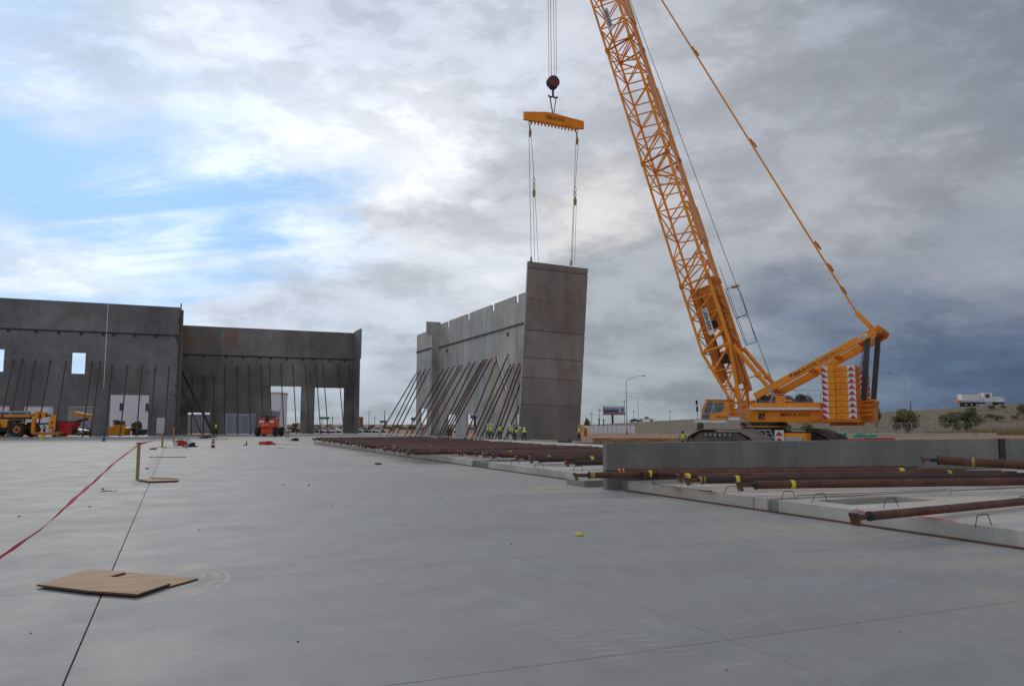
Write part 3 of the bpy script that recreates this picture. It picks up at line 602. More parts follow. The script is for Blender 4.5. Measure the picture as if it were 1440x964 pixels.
b = MB(); t1 = c8(705, 652, WN - .01); b.prism([(t1.x, t1.z), (t1.x + .05, t1.z + .3), (t1.x + .25, t1.z + .3), (t1.x + .27, t1.z)], lambda s, z: (s, WN - .012, z), lambda s, z: (s, WN - .003, z)); b.build('emblem', 'red', CR)
# boom foot mounting, winches on the deck
b = prof([(440, 602), (440, 560), (500, 545), (512, 602)], -1.3, -1.0); b.build('boom_foot_bracket', 'orange_dk', CR)
b = prof([(440, 602), (440, 560), (500, 545), (512, 602)], 1.0, 1.3, -1.3); b.build('boom_foot_bracket', 'orange_dk', CR)
for xx in (600, 720, 840):
    q = c8(xx, 566, -1.0); d = MB(); d.tube((q.x, -1.2, q.z + .12), (q.x, 1.2, q.z + .12), .55, 14); d.build('rope_winch', 'dgrey', CR)
q = c8(700, 548, WN); b = MB(); b.box((q.x - .3, WN, q.z - .4), (q.x + .5, WN + .6, q.z + .35)); b.build('hinge_block', 'orange', CR, bevel=.03)
b = prof([(715, 560), (780, 560), (760, 548), (720, 545)], WN, -.8); b.build('cover', 'orange', CR)
q = c8(834, 530, -1.6); b = MB(); b.tube((q.x, -1.6, q.z - .7), (q.x, -1.6, q.z), .03); b.box((q.x - .15, -1.75, q.z), (q.x + .15, -1.5, q.z + .25)); b.build('work_lamp', 'dgrey', CR)
# railings
def rail(name, pts, w, down, n, m='lgrey', r=.022, mid=True, par=CR):
    P = [c8(x, y, w) for x, y in pts]; b = MB(); b.path(P, r, 5)
    if mid: b.path([p - Vector((0, 0, down * .5)) for p in P], r * .8, 5)
    for i in range(len(P) - 1):
        k = n if i == 0 else 1
        for j in range(k + 1): q = P[i].lerp(P[i+1], j / k); b.tube(q, q - Vector((0, 0, down)), r, 5)
    return b.build(name, m, par)
dz = lambda a, b_: (b_ - a) / 4.5 / 15.6
rail('deck_railing', [(578, 512), (730, 512)], WN - .72, dz(512, 600), 2)
rail('deck_railing', [(735, 487), (962, 487)], 1.7, dz(487, 560), 3, r=.015)
rail('deck_railing', [(800, 515), (962, 515)], WN - .72, dz(515, 600), 2, r=.016)
# cab
WC0, WC1 = -3.0, -1.72
cab = prof([(208, 672), (213, 612), (226, 575), (240, 549), (385, 553), (385, 672)], WC0, WC1); CAB = cab.build('cab', 'orange', CR, bevel=.04)
def glass(pts, nm='window_pane'): o = prof(pts, WC0 - .02, WC0 + .01, WC0 - .02); o.build(nm, 'glass', CAB)
glass([(222, 634), (232, 598), (248, 562), (285, 561), (276, 590), (265, 633)])
glass([(283, 596), (296, 566), (350, 564), (351, 600), (340, 622), (276, 634)])
glass([(215, 640), (262, 640), (262, 668), (213, 670)])
b = prof([(205, 672), (209, 612), (222, 575), (226, 575), (213, 612), (208, 672)], WC0 + .1, WC1 - .1, WC0); b.build('front_window', 'glass', CAB)
b = prof([(266, 640), (272, 640), (292, 563), (286, 563)], WC0 - .04, WC0 - .021, WC0 - .03); b.build('door_frame', 'lgrey', CAB)
b = prof([(230, 545), (385, 547), (385, 553), (232, 551)], WC0 - .1, WC1 + .05); b.build('cab_roof', 'orange_dk', CAB)
text('lettering', 'BRAGG', c8(302, 662, WC0 - .01), (1, 0, 0), (0, 0, 1), .22, 'black', CAB, sx=1.6)
b = MB(); t1 = c8(288, 662, WC0); b.box((t1.x, WC0 - .012, t1.z), (t1.x + .12, WC0 - .003, t1.z + .18)); b.build('emblem', 'red', CAB)
b = prof([(162, 677), (365, 679), (365, 692), (162, 689)], WC0 - .75, WC0 - .02); b.build('cab_walkway', 'white', CR)
b = prof([(380, 658), (450, 658), (450, 676), (380, 676)], WC0 - .2, WC0 + .4); b.build('cab_step', 'white', CR)
rail('cab_railing', [(205, 590), (378, 590)], WC0 - .7, dz(590, 678), 2)
# hoop ladder gates beside the cab
b = MB()
for x0, x1, y0, y1 in ((380, 440, 572, 676), (453, 500, 575, 676)):
    P = [c8(x, y, WC0 - .1) for x, y in ((x0, y1), (x0, y0 + 12), (x0 + 10, y0), (x1 - 10, y0), (x1, y0 + 12), (x1, y1))]
    b.path(P, .03, 6); b.path([c8(x0, (y0 + y1) / 2, WC0 - .1), c8(x1, (y0 + y1) / 2, WC0 - .1)], .025, 5); b.path([c8(x0, y1 - 22, WC0 - .1), c8(x1, y1 - 22, WC0 - .1)], .025, 5)
b.build('ladder_gate', 'lgrey', CR)
b = MB(); b.path([c8(184, 676, WC0 - .6), c8(182, 600, WC0 - .6), c8(178, 562, WC0 - .6)], .02, 5); q = c8(178, 570, WC0 - .6); b.box((q.x - .05, q.y - .1, q.z - .12), (q.x + .07, q.y + .1, q.z + .25)); q = c8(181, 605, WC0 - .6); b.box((q.x - .05, q.y - .1, q.z - .25), (q.x + .07, q.y + .1, q.z + .2)); b.build('mirror', 'dark', CAB)
b = MB(); q = c8(335, 545, -2.2); b.tube(q, q + Vector((0, 0, .5)), .012, 4); q = c8(376, 545, -2.0); b.tube(q, q + Vector((0, 0, .18)), .07, 6); b.build('antenna', 'dark', CAB)
b = MB(); P = [c8(480, 690, -1.9), c8(515, 722, -2.2)]; Q = [c8(500, 688, -1.9), c8(535, 720, -2.2)]; b.path(P, .03, 4); b.path(Q, .03, 4)
for i in range(5): b.tube(P[0].lerp(P[1], i / 4), Q[0].lerp(Q[1], i / 4), .02, 4)
b.build('access_ladder', 'lgrey', CR)
# A-frame legs
def box_leg(pa, pb, ref, w, width, thick, nm='a_frame_leg', m='orange', par=CR):
    A, B = c8(*pa, ref), c8(*pb, ref); A.y = B.y = w; d = (B - A).normalized(); u = Vector((-d.z, 0, d.x)); b = MB()
    vs = [A - u * width / 2, B - u * width / 2, B + u * width / 2, A + u * width / 2]
    b.prism([(v.x, v.z) for v in vs], lambda s, z: (s, w - thick / 2, z), lambda s, z: (s, w + thick / 2, z)); return b.build(nm, m, par, bevel=.03)
AW = 1.55
lega = box_leg((548, 528), (1345, 92), -AW, -AW, .58, .36)
legb = box_leg((548, 548), (1345, 112), -AW, AW, .62, .36)
for f in (.12, .42, .62, .82, .96):
    A = c8(548 + (1345 - 548) * f, 540 + (102 - 540) * f, -AW); b = MB(); b.beam((A.x, -AW + .18, A.z), (A.x, AW - .18, A.z), .3, .3); b.build('a_frame_crossbar', 'orange_dk', CR)
b = MB(); A = c8(1340, 100, -AW); b.tube((A.x, -AW - .25, A.z - .1), (A.x, AW + .25, A.z - .1), .27, 14); b.build('a_frame_head_sheaves', 'orange_dk', CR)
q = c8(772, 410, -AW - .19); e = c8(932, 322, -AW - .19); dv = e - q; upv = Vector((-dv.z, 0, dv.x)); text('lettering', 'BRAGG', q + Vector((.35, 0, .12)), dv, upv, .36, 'black', lega, sx=1.75, bold=.004)
b = MB(); qq = q + Vector((0.0, 0, .02)); u1 = dv.normalized(); u2 = upv.normalized(); b.prism([(0, 0), (.05, .33), (.25, .33), (.27, 0)], lambda s, z: qq + u1 * s + u2 * z, lambda s, z: qq + u1 * s + u2 * z + Vector((0, .012, 0))); b.build('emblem', 'red', lega)
q = c8(950, 318, -AW - .19); text('lettering', 'CRANE SERVICE', q + Vector((0, 0, .02)), dv, upv, .24, 'navy', lega, sx=1.25)
b = MB(); A, B = c8(1200, 165, -AW - .185), c8(1255, 135, -AW - .185); b.beam(A, B, .02, .28); pl_ = b.build('sign_plate', 'white', lega)
text('lettering', 'BRAGG', A + Vector((.1, -.02, -.02)), dv, upv, .16, 'black', lega)
# dark masts at the rear and their heads
for w_, xa, xb in ((-AW + .2, 1262, 1236), (AW - .2, 1328, 1298)):
    b = MB(); A = c8(xa, 145, w_); B = c8(xb, 548, w_); b.beam((A.x, w_, A.z), (B.x, w_, B.z), .36, .40); b.build('hoist_mast', 'dgrey', CR)
b = MB()
for k, (xa, xb) in enumerate(((1240, 1205), (1248, 1216))):
    A, B = c8(xa, 175, 0), c8(xb, 380, 0); b.tube(A, B, .025, 5); b.tube(A + Vector((.0, 1.1, 0)), B + Vector((0, 1.1, 0)), .025, 5)
b.build('reeving_rope', 'wire', CR)
b = prof([(1218, 560), (1236, 530), (1300, 548), (1308, 560), (1296, 600), (1296, 692), (1220, 692)], -1.2, 1.5, -1.2); b.build('rear_ballast_frame', 'orange_dk', CR, bevel=.05)
for yy in (560, 590, 620, 650):
    q = c8(1250, yy, -1.22); b = MB(); b.beam((q.x - .5, -1.3, q.z), (q.x + .55, -1.3, q.z + .1), .16, .12); b.build('frame_rib', 'orange', CR)
# counterweights
ytop, ybot = 331, 672
def chev(par, s0, s1, z0, z1, w, flip):
    b = MB(); b.box((s0, w - .015, z0 + .02), (s1, w - .002, z1 - .02)); o = b.build('warning_board', 'white', par)
    h = z1 - z0; tri = [(s0 + .02, z0 + .05), (s1 - .02, z0 + .05), ((s0 + s1) / 2, z1 - .12)] if not flip else [(s0, z0 + .02), (s1, z0 + .02), (s0, z1 - .06)]
    t_ = MB(); t_.prism(tri, lambda s, z: (s, w - .022, z), lambda s, z: (s, w - .016, z)); t_.build('warning_triangle', 'red', o)
for side, (wa, wb) in enumerate(((-3.3, -1.85), (1.85, 3.3))):
    Lw = c8(970, 400, -3.3).x; Rw = c8(1183, 400, -3.3).x; zb_, zt_ = c8(1080, ybot, -3.3).z, c8(1080, ytop, -3.3).z
    n_ = 9; h = (zt_ - zb_) / n_; lwid = (Rw - Lw)
    for i in range(n_):
        z0 = zb_ + h * i; b = MB(); b.box((Lw + .02, wa, z0 + .012), (Rw, wb, z0 + h - .012)); o = b.build('counterweight_slab', 'orange', CR, bevel=.025)
        if side == 0:
            x1 = Lw + lwid * .40; b = MB(); b.box((x1 - .03, wa - .03, z0 + .02), (x1 + .03, wa - .002, z0 + h - .02)); b.build('lifting_groove', 'orange_dk', o)
            b = MB(); b.tube((x1 + .33, wa - .16, z0 + h * .62), (x1 + .33, wa, z0 + h * .62), .10, 8); b.build('lifting_pin', 'orange', o)
            chev(o, Lw + .0, Lw + .45, z0, z0 + h, wa - .002, True); chev(o, Rw - lwid * .235, Rw - .02, z0, z0 + h, wa - .002, False)
        else:
            chev(o, Rw - lwid * .235, Rw - .02, z0, z0 + h, wa - .002, False)
        bb = MB()
        bb.box((Rw + .002, wa + .18, z0 + .05), (Rw + .12, wa + .42, z0 + h - .04)); bb.build('corner_lug', 'orange_dk', o); bb = MB(); bb.box((Rw + .002, wb - .42, z0 + .05), (Rw + .12, wb - .18, z0 + h - .04)); bb.build('corner_lug', 'orange_dk', o)
    b = MB(); b.box((Lw - .1, wa - .05, zb_ - .22), (Rw + .2, wb + .05, zb_)); b.build('counterweight_tray', 'orange_dk', CR)
b = MB(); b.box((Lw + .2, -1.84, zb_ - .5), (Rw - .2, 1.84, zb_ - .05)); b.build('tray_crossbeam', 'orange_dk', CR)
b = MB(); b.box((Lw + .3, -1.84, zb_ - .1), (Rw - .3, 1.84, zb_ + h * 2)); b.build('rear_winch_housing', 'orange', CR)
# boom: near chords A (front) and C (back)
BW = 1.6
def ln(p, q): 
    p, q = cr(*p, -BW), cr(*q, -BW); return Vector((p.x, 0, p.z)), Vector((q.x, 0, q.z))
A0, A1 = ln((987.4, 496.3), (830.9, 0)); C0, C1 = ln((1030.3, 483.8), (865.5, 0))
bd = (A1 - A0).normalized(); tip = cr(777, -246, 0); tip.y = 0
cn = (C0 - A0) - bd * (C0 - A0).dot(bd); cn.normalize()         # across the boom, front to back, square to its axis
dA = 0.0; depthB = abs((C0 - A0).dot(cn)) * .5 + abs((C1 - A0).dot(cn)) * .5
Lb = (tip - A0).dot(bd)
def bp(t, side, w): return A0 + bd * t + cn * (0 if side == 'A' else depthB) + Vector((0, w, 0))
zs_px = [72, 236, 403]
ts = []
for y in zs_px:
    q = cr(987.4 + (830.9 - 987.4) * (496.3 - y) / 496.3, y, -BW); ts.append((Vector((q.x, 0, q.z)) - A0).dot(bd))
ts = sorted(ts); sl = (ts[-1] - ts[0]) / 2
joints = [ts[0] - .0]
while joints[-1] + sl * 1.02 < Lb - 3: joints.append(joints[-1] + sl)
rC, rA, rl = .15, .12, .064; SH = .25
def lattice(par, t0, t1, nb):
    ft = MB()
    for w in (-BW, BW): ft.tube(bp(t0, 'A', w), bp(t1, 'A', w), rA, 8); ft.tube(bp(t0, 'C', w), bp(t1, 'C', w), rC, 8)
    ft.build('chord', 'orange', par)
    l = MB(); st = (t1 - t0) / nb
    for w in (-BW, BW):
        for i in range(nb + 1):
            t = t0 + st * i
            l.tube(bp(t, 'A', w), bp(t - (SH * depthB if i not in (0, nb) else 0), 'C', w), rl * (1.5 if i in (0, nb) else 1), 6)
            if i < nb: l.tube(bp(t, 'A', w), bp(t + st - (SH * depthB if i < nb - 1 else 0), 'C', w), rl, 6)
        for (i, k) in ((0, 1), (nb - 1, -1)):      # fan bracing by the joints
            t = t0 + st * i; l.tube(bp(t + (st if k < 0 else 0), 'A', w), bp(t + (0 if k < 0 else st), 'C', w), rl * 1.2, 6); l.tube(bp(t + st * .5, 'A', w), bp(t + (0 if k < 0 else st), 'C', w), rl, 6)
    l.build('side_lattice', 'orange', par)
    l = MB()
    for sd_ in ('A', 'C'):
        n2_ = nb
        for i in range(n2_ + 1):
            t = t0 + st * i; l.tube(bp(t, sd_, -BW), bp(t, sd_, BW), rl, 5)
            if i < n2_:
                a_, b_ = (-BW, BW) if i % 2 else (BW, -BW); l.tube(bp(t, sd_, a_), bp(t + st, sd_, b_), rl, 5)
                if sd_ == 'C': l.tube(bp(t, sd_, -a_), bp(t + st, sd_, -b_), rl * .8, 5)
    l.build('cross_lattice', 'orange', par)
    for sd_ in ('A', 'C'):
        for w in (-BW, BW):
            b = MB(); b.tube(bp(t0 - .22, sd_, w), bp(t0 + .22, sd_, w), (rC if sd_ == 'C' else rA) * 1.55, 8); b.build('pin_joint', 'orange_dk', par)
def plate(par, t0, t1, name='walkway_plate', m='orange', off=.16, w0=-.55, w1=.55, th=.04, side='C'):
    o_ = cn * (off if side == 'C' else -off); b = MB(); a_, b2 = bp(t0, side, 0) + o_, bp(t1, side, 0) + o_
    vs = [a_ + Vector((0, w0, 0)), a_ + Vector((0, w1, 0)), b2 + Vector((0, w1, 0)), b2 + Vector((0, w0, 0))]
    b.add(vs + [v + cn * th for v in vs], ((0,1,2,3),(7,6,5,4),(0,4,5,1),(1,5,6,2),(2,6,7,3),(3,7,4,0))); return b.build(name, m, par)
tpx = lambda y: (lambda q: (Vector((q.x, 0, q.z)) - C0).dot(bd) + (C0 - A0).dot(bd))(cr(1030.3 + (865.5 - 1030.3) * (483.8 - y) / 483.8, y, -BW))
secs = []
for k in range(len(joints)):
    t0 = joints[k]; t1 = joints[k+1] if k + 1 < len(joints) else Lb - 2.2
    sec = bpy.data.objects.new('boom_section', None); COL.objects.link(sec); sec.parent = CR; secs.append(sec)
    lattice(sec, t0, t1, 5 if k + 1 < len(joints) else 4)
    plate(sec, t0 + .2, t1 - .2, w0=-.35, w1=.45, th=.05)
    b = MB(); 
    for w in (-.75, .75): b.tube(bp(t0, 'C', w) + cn * .35, bp(t1, 'C', w) + cn * .35, .03, 5)
    b.build('hand_cable', 'lgrey', sec)
for (ya, yb_) in ((333, 282), (163, 112), (20, -40)):
    k = min(range(len(joints)), key=lambda i: abs(joints[i] + sl / 2 - tpx((ya + yb_) / 2))); plate(secs[k], tpx(ya), tpx(yb_), 'pendant_tray', 'orange', off=.24, w0=-1.45, w1=1.45, th=.06)
for y, k in ((14, 0), (43, 1)):
    plate(secs[min(len(secs) - 1, 2)], tpx(y + 14), tpx(y - 3), 'pendant_tray', 'lgrey' if k else 'orange_dk', off=-.5, w0=-.2, w1=.5)
# boom head
b = MB()
for w in (-BW, BW):
    tt = Lb - 2.2
    for s_ in 'AC': b.tube(bp(tt, s_, w), tip + Vector((0, w * .5, 0)), .12, 8)
b.build('boom_head_frame', 'orange', CR)
b = MB(); 
for w in (-.6, -.2, .2, .6): b.tube(tip + Vector((0, w - .08, 0)), tip + Vector((0, w + .08, 0)), .75, 16)
b.build('boom_head_sheave', 'dgrey', CR)
# lower section between first joint and the knee, then the tapered foot
foot = bpy.data.objects.new('boom_section', None); COL.objects.link(foot); foot.parent = CR
t_k = 0.0; tj = joints[0]; nb = 4; st = tj / nb
F0 = cr(1037, 572, -BW * .8); F0.y = 0; FA = F0 + Vector((-.25, 0, 0)); FC = cr(1041.5, 572, -BW * .8); FC.y = 0
b = MB()
for w in (-BW, BW):
    b.tube(bp(0, 'A', w), bp(tj, 'A', w), .125, 8); b.tube(bp(0, 'C', w), bp(tj, 'C', w), .15, 8)
    b.tube(bp(0, 'A', w), FA + Vector((0, w * .8, 0)), .13, 8); b.tube(bp(0, 'C', w), FC + Vector((0, w * .8, 0)), .17, 8)
b.build('chord', 'orange', foot)
b = MB()
for w in (-BW, BW):
    for i in range(nb + 1):
        t = st * i; b.tube(bp(t, 'A', w), bp(t, 'C', w), .07, 6)
        if i < nb: b.tube(bp(t, 'A', w), bp(t + st, 'C', w), .065, 6)
    b.tube(bp(0, 'A', w), bp(0, 'C', w), .14, 6); b.tube(bp(0, 'A', w), bp(st * .9, 'C', w), .10, 6)
    PA = [bp(0, 'A', w).lerp(FA + Vector((0, w * .8, 0)), f) for f in (0, .35, .68, .92)]; PC = [bp(0, 'C', w).lerp(FC + Vector((0, w * .8, 0)), f) for f in (0, .38, .7, .95)]
    for i in range(1, 4): b.tube(PA[i], PC[i], .08, 6); b.tube(PA[i], PC[i-1], .08, 6)
    b.tube(PA[1], PC[0], .1, 6)
b.build('side_lattice', 'orange', foot)
b = MB()
for s_, Fx in (('A', FA), ('C', FC)):
    pr = None
    for i in range(nb + 1):
        b.tube(bp(st * i, s_, -BW), bp(st * i, s_, BW), .06, 5)
        if i < nb: b.tube(bp(st * i, s_, -BW if i % 2 else BW), bp(st * (i + 1), s_, BW if i % 2 else -BW), .055, 5)
    for f in (.3, .6, .9):
        q = bp(0, s_, 0).lerp(Fx, f); b.tube(q + Vector((0, -BW * .9, 0)), q + Vector((0, BW * .9, 0)), .06, 5)
        q2 = bp(0, s_, 0).lerp(Fx, f - .3); b.tube(q + Vector((0, -BW * .85, 0)), q2 + Vector((0, BW * .9, 0)), .05, 5)
b.build('cross_lattice', 'orange_dk', foot)
# winch frame plates inside the lower boom
def inner(par, ta, tb, ca, cb, w0, w1, m, nm, th=None):
    P = [A0 + bd * ta + cn * (depthB * ca), A0 + bd * tb + cn * (depthB * ca), A0 + bd * tb + cn * (depthB * cb), A0 + bd * ta + cn * (depthB * cb)]
    b = MB(); b.prism([(p.x, p.z) for p in P], lambda s, z: (s, w0, z), lambda s, z: (s, w1, z)); return b.build(nm, m, par)
inner(foot, -2.6, tj - .1, .10, .30, .9, 1.25, 'orange_dk', 'winch_frame_plate'); inner(foot, -3.0, tj - .4, .12, .32, -.6, -.3, 'orange_dk', 'winch_frame_plate')
inner(foot, -4.2, tj + .4, .80, .98, .35, 1.2, 'orange_dk', 'winch_frame_plate'); inner(foot, -3.6, tj - .8, .78, 1.0, -1.2, -.7, 'orange_dk', 'winch_frame_plate')
for tt, cc in ((tj * .75, .62), (tj * .35, .66), (-1.0, .62)):
    q = A0 + bd * tt + cn * depthB * cc; b = MB(); b.tube(q + Vector((0, -.8, 0)), q + Vector((0, .9, 0)), .40, 14); b.tube(q + Vector((0, -.85, 0)), q + Vector((0, -.78, 0)), .5, 14); b.build('rope_winch', 'rust_dk', foot)
inner(foot, tj * .4, tj * .9, .52, .82, -.9, -.6, 'orange_dk', 'winch_bracket')
for k in range(2):
    b = MB(); 
    for s_ in (.0, .35): 
        q = A0 + bd * (-1.8 - s_) + cn * depthB * (.5); b.tube(q + Vector((0, -1.2, 0)), q + bd * 3.2 + Vector((0, -1.2 + s_, 0)), .035, 5)
    b.build('hydraulic_hose', 'dark' if k else 'lgrey', foot)
# signs LIEBHERR
def boom_sign(par, p_top, p_bot, width, lines='LIEBHERR'):
    w = -BW - .14; a_, b2 = cr(*p_top, w), cr(*p_bot, w); d = b2 - a_; L = d.length; d.normalize(); rt_ = Vector((-d.z, 0, d.x))
    if rt_.x < 0: rt_ = -rt_
    P = [a_ - rt_ * width / 2, b2 - rt_ * width / 2, b2 + rt_ * width / 2, a_ + rt_ * width / 2]
    b = MB(); b.prism([(p.x, p.z) for p in P], lambda s, z: (s, w, z), lambda s, z: (s, w + .03, z)); o = b.build('sign_board', 'white', par)
    text('lettering', lines, a_ + d * (L * .04) - rt_ * (width * .33) + Vector((0, -.008, 0)), d, rt_, width * .92, 'black', o, sx=L / (width * .92 * 5.25), bold=.012)
boom_sign(foot, (989.8, 433.5), (1001.2, 470), .52)
boom_sign(secs[min(2, len(secs) - 1)], (851, 12), (860.5, 42), .48)
# stays from the knee down to the deck
for w in (-1.5, 1.5):
    A = c8(412, 205, -1.5); B = c8(652, 492, -1.5); b = MB(); b.tube((A.x, w, A.z), (B.x, w, B.z), .19, 8); m_ = A.lerp(B, .62); m2 = A.lerp(B, .68); b.tube((m_.x, w, m_.z), (m2.x, w, m2.z), .28, 8); b.build('back_stop_strut', 'orange', CR)
for (a_, b_) in (((628, 470), (680, 530)), ((672, 510), (640, 566))):
    b = MB(); b.tube(c8(*a_, -1.75), c8(*b_, -1.75), .055, 6); b.build('stop_cylinder', 'lgrey', CR)
b = MB(); A = c8(445, 345, -BW); b.beam(c8(248, 345, -BW), c8(285, 335, -BW), .12, .12); b.beam(c8(500, 412, -BW), c8(545, 400, -BW), .12, .10); b.build('outrigger_arm', 'orange', CR)
# handrail hoops on the boom's back
Z7 = lambda x, y: (940 + x / 3.21, 300 + y / 3.21)
for pts in ([(258, 345), (270, 338), (312, 335), (322, 345), (355, 445), (350, 455), (305, 475)], [(305, 475), (312, 468), (352, 460), (362, 470), (395, 572), (390, 582), (350, 594)]):
    b = MB()
    for w in (-.3, .5): b.path([cr(*Z7(x, y), w) for x, y in pts], .03, 5)
    b.tube(cr(*Z7(*pts[2]), -.3), cr(*Z7(*pts[2]), .5), .03, 5); b.tube(cr(*Z7(*pts[4]), -.3), cr(*Z7(*pts[4]), .5), .03, 5); b.tube(cr(*Z7(*pts[0]), -.3), cr(*Z7(*pts[6]), -.3), .03, 5)
    b.build('guard_hoop', 'dgrey', foot)
b = MB(); b.beam(cr(*Z7(285, 333), 0), cr(*Z7(320, 325), 0), .15, .15); b.build('rope_guide', 'orange_dk', foot)
# pendants
hd = c8(1284, 92, 0); link1 = cr(1205, 440, 0); link2 = cr(1150, 345, 0)
for w in (-.45, .45):
    b = MB(); sh = Vector((0, w, 0))
    b.beam(hd + sh, link1 + sh, .16, .36); b.build('pendant_link', 'orange', CR, bevel=.02)
    b = MB(); P = [link1.lerp(link2, i / 3) for i in range(4)]; R = [link2.lerp(tip, i / 5) for i in range(6)]
    b.beam(link1 + sh, tip + sh, .05, .085); b.build('pendant_bar', 'orange', CR)
    for q in P[1:] + R[1:5]: b = MB(); b.beam(q + sh - (tip - q).normalized() * .32, q + sh + (tip - q).normalized() * .32, .11, .17); b.build('pendant_coupling', 'orange_dk', CR)
# hoist rope along the boom's back and falls to the hook
b = MB(); b.tube(cr(*Z7(485, 800), -.3), tip + Vector((1.2, -.3, .4)), .03, 5); b.tube(cr(*Z7(355, 590), .2), cr(*Z7(230, 240), .2), .025, 5); b.build('boom_rope', 'wire', CR)
inv = CR.matrix_basis.inverted() if False else (Matrix.Translation(OW) @ Matrix.Rotation(atan2(rw.y, rw.x), 4, 'Z')).inverted()
hc = inv @ c
b = MB()
for dx, dw in ((-.36, -.2), (-.30, .2), (-.06, -.2), (.30, -.2), (.36, .2)):
    b.tube(hc + Vector((dx, dw, .1)), tip + Vector((dx - .3, dw, 0)), .026, 5)
b.build('hoist_rope', 'wire', CR)
# undercarriage
ang = radians(72) - TH          # crawler axis, turned from the superstructure axis
UC = Matrix.Rotation(-ang, 4, 'Z')
def crawler(off):
    T_ = UC @ Matrix.Translation((0, off, 0)); hw, L, R, Hc = .95, 9.9, .56, .62
    o = bpy.data.objects.new('crawler', None); COL.objects.link(o); o.parent = CR
    pth = []; n = 8; e = L / 2 - R
    prof_ = [(2.7, 1.80), (e - .4, 1.40)]
    for i in range(n + 1): t = radians(68) - radians(158) * i / n; prof_.append((e + .1 + R * cos(t), Hc + (R + .04) * sin(t)))
    for i in range(n + 1): t = -pi / 2 - radians(158) * i / n; prof_.append((-e - .1 + R * cos(t), Hc + (R + .04) * sin(t)))
    prof_ += [(-e + .4, 1.40), (-2.7, 1.80)]
    cum = [0]
    for a_, b_ in zip(prof_, prof_[1:] + prof_[:1]): cum.append(cum[-1] + hypot(b_[0] - a_[0], b_[1] - a_[1]))
    tot = cum[-1]; np_ = 62
    def pos(s):
        s %= tot
        for i in range(len(prof_)):
            if cum[i + 1] >= s:
                a_, b_ = prof_[i], prof_[(i + 1) % len(prof_)]; f = (s - cum[i]) / (cum[i+1] - cum[i]); d = Vector((b_[0] - a_[0], 0, b_[1] - a_[1])).normalized(); return Vector((a_[0] + (b_[0] - a_[0]) * f, 0, a_[1] + (b_[1] - a_[1]) * f)), d
    for k in range(np_):
        p, d = pos(tot * k / np_); nn_ = Vector((-d.z, 0, d.x)); nn_ = nn_ if nn_.dot(p - Vector((max(-e, min(e, p.x)), 0, Hc))) > 0 else -nn_
        h_ = tot / np_ * .46; b = MB(); vs = []
        for sgn in (-1, 1):
            for ww in (-hw, hw):
                for q in (0, .09): vs.append(T_ @ (p + d * h_ * sgn + Vector((0, ww, 0)) + nn_ * q))
        b.add(vs, ((0,1,3,2),(4,6,7,5),(0,4,5,1),(2,3,7,6),(0,2,6,4),(1,5,7,3))); b.build('track_pad', 'pad', o)
    fr = MB(); P = [(-e - .2, Hc), (-e + .5, 1.22), (-2.7, 1.62), (2.7, 1.62), (e - .5, 1.22), (e + .2, Hc), (e - .3, .22), (-e + .3, .22)]
    fr.prism(P, lambda s, z: T_ @ Vector((s, -hw + .12, z)), lambda s, z: T_ @ Vector((s, hw - .12, z))); fr.build('track_frame', 'track', o)
    for x in (-e, e): b = MB(); b.tube(T_ @ Vector((x, -hw + .05, Hc)), T_ @ Vector((x, hw - .05, Hc)), R - .08, 18); b.build('sprocket' if x > 0 else 'idler', 'track', o)
    for k in range(6): x = -e + 1.3 + k * (2 * e - 2.6) / 5; b = MB(); b.tube(T_ @ Vector((x * .6, -hw + .02, 1.38)), T_ @ Vector((x * .6, -hw + .2, 1.38)), .13, 8); b.build('top_roller', 'lgrey', o)
    for k in range(9): x = -e + .5 + k * (2 * e - 1.0) / 8; b = MB(); b.tube(T_ @ Vector((x, -hw + .02, .42)), T_ @ Vector((x, hw - .02, .42)), .22, 10); b.build('road_roller', 'track', o)
crawler(-3.75); crawler(3.75)
b = MB(); b.box((-1.5, -2.7, .75), (1.5, 2.7, zt - .96), UC); b.build('car_body', 'orange_dk', CR, bevel=.05)
b = MB()
for x in (-1.6, 1.6): b.box((x - .45, -2.9, .7), (x + .45, 2.9, 1.45), UC)
b.build('cross_beam', 'dgrey', CR)
# near ladder and warning board on the undercarriage
q = cr(1096, 612, -4.2); h1 = cr(1096, 605, -4.2)
b = MB(); z0 = cr(1096, 640, -4.2).z; z1 = cr(1096, 604.5, -4.2).z; wd = .36
b.box((q.x - wd, -4.25, z0), (q.x + wd, -4.19, z1)); o = b.build('warning_board', 'white', CR); zz_ = (z1 - z0) / 4
for k in range(4):
    t_ = MB(); t_.prism([(q.x - wd + .04, z0 + zz_ * k + .06), (q.x + wd - .04, z0 + zz_ * k + .06), (q.x, z0 + zz_ * (k + 1) - .08)], lambda s, z: (s, -4.262, z), lambda s, z: (s, -4.252, z)); t_.build('warning_triangle', 'red', o)
b = MB(); b.box((q.x - .3, -4.18, z0), (q.x + 2.1, -2.4, z1 - .25)); b.build('outrigger_beam', 'orange', CR, bevel=.03)
b = MB(); b.box((q.x + .45, -4.32, z0 + .1), (q.x + 1.8, -4.185, z1 - .55)); b.build('beam_cover', 'lgrey', CR)
b = MB()
la, lb = cr(1075, 604, -4.2), cr(1084, 625, -4.3); ra, rb = cr(1083, 604, -4.2), cr(1092, 625, -4.3)
b.tube(la, lb, .045, 5); b.tube(ra, rb, .045, 5)
for i in range(5): b.tube(la.lerp(lb, i / 4), ra.lerp(rb, i / 4), .03, 5)
b.build('access_ladder', 'lgrey', CR)
b = MB(); b.box((-2.4, -4.0, z1 - .05), (1.2, -2.6, z1 + .03)); b.build('side_platform', 'lgrey', CR)
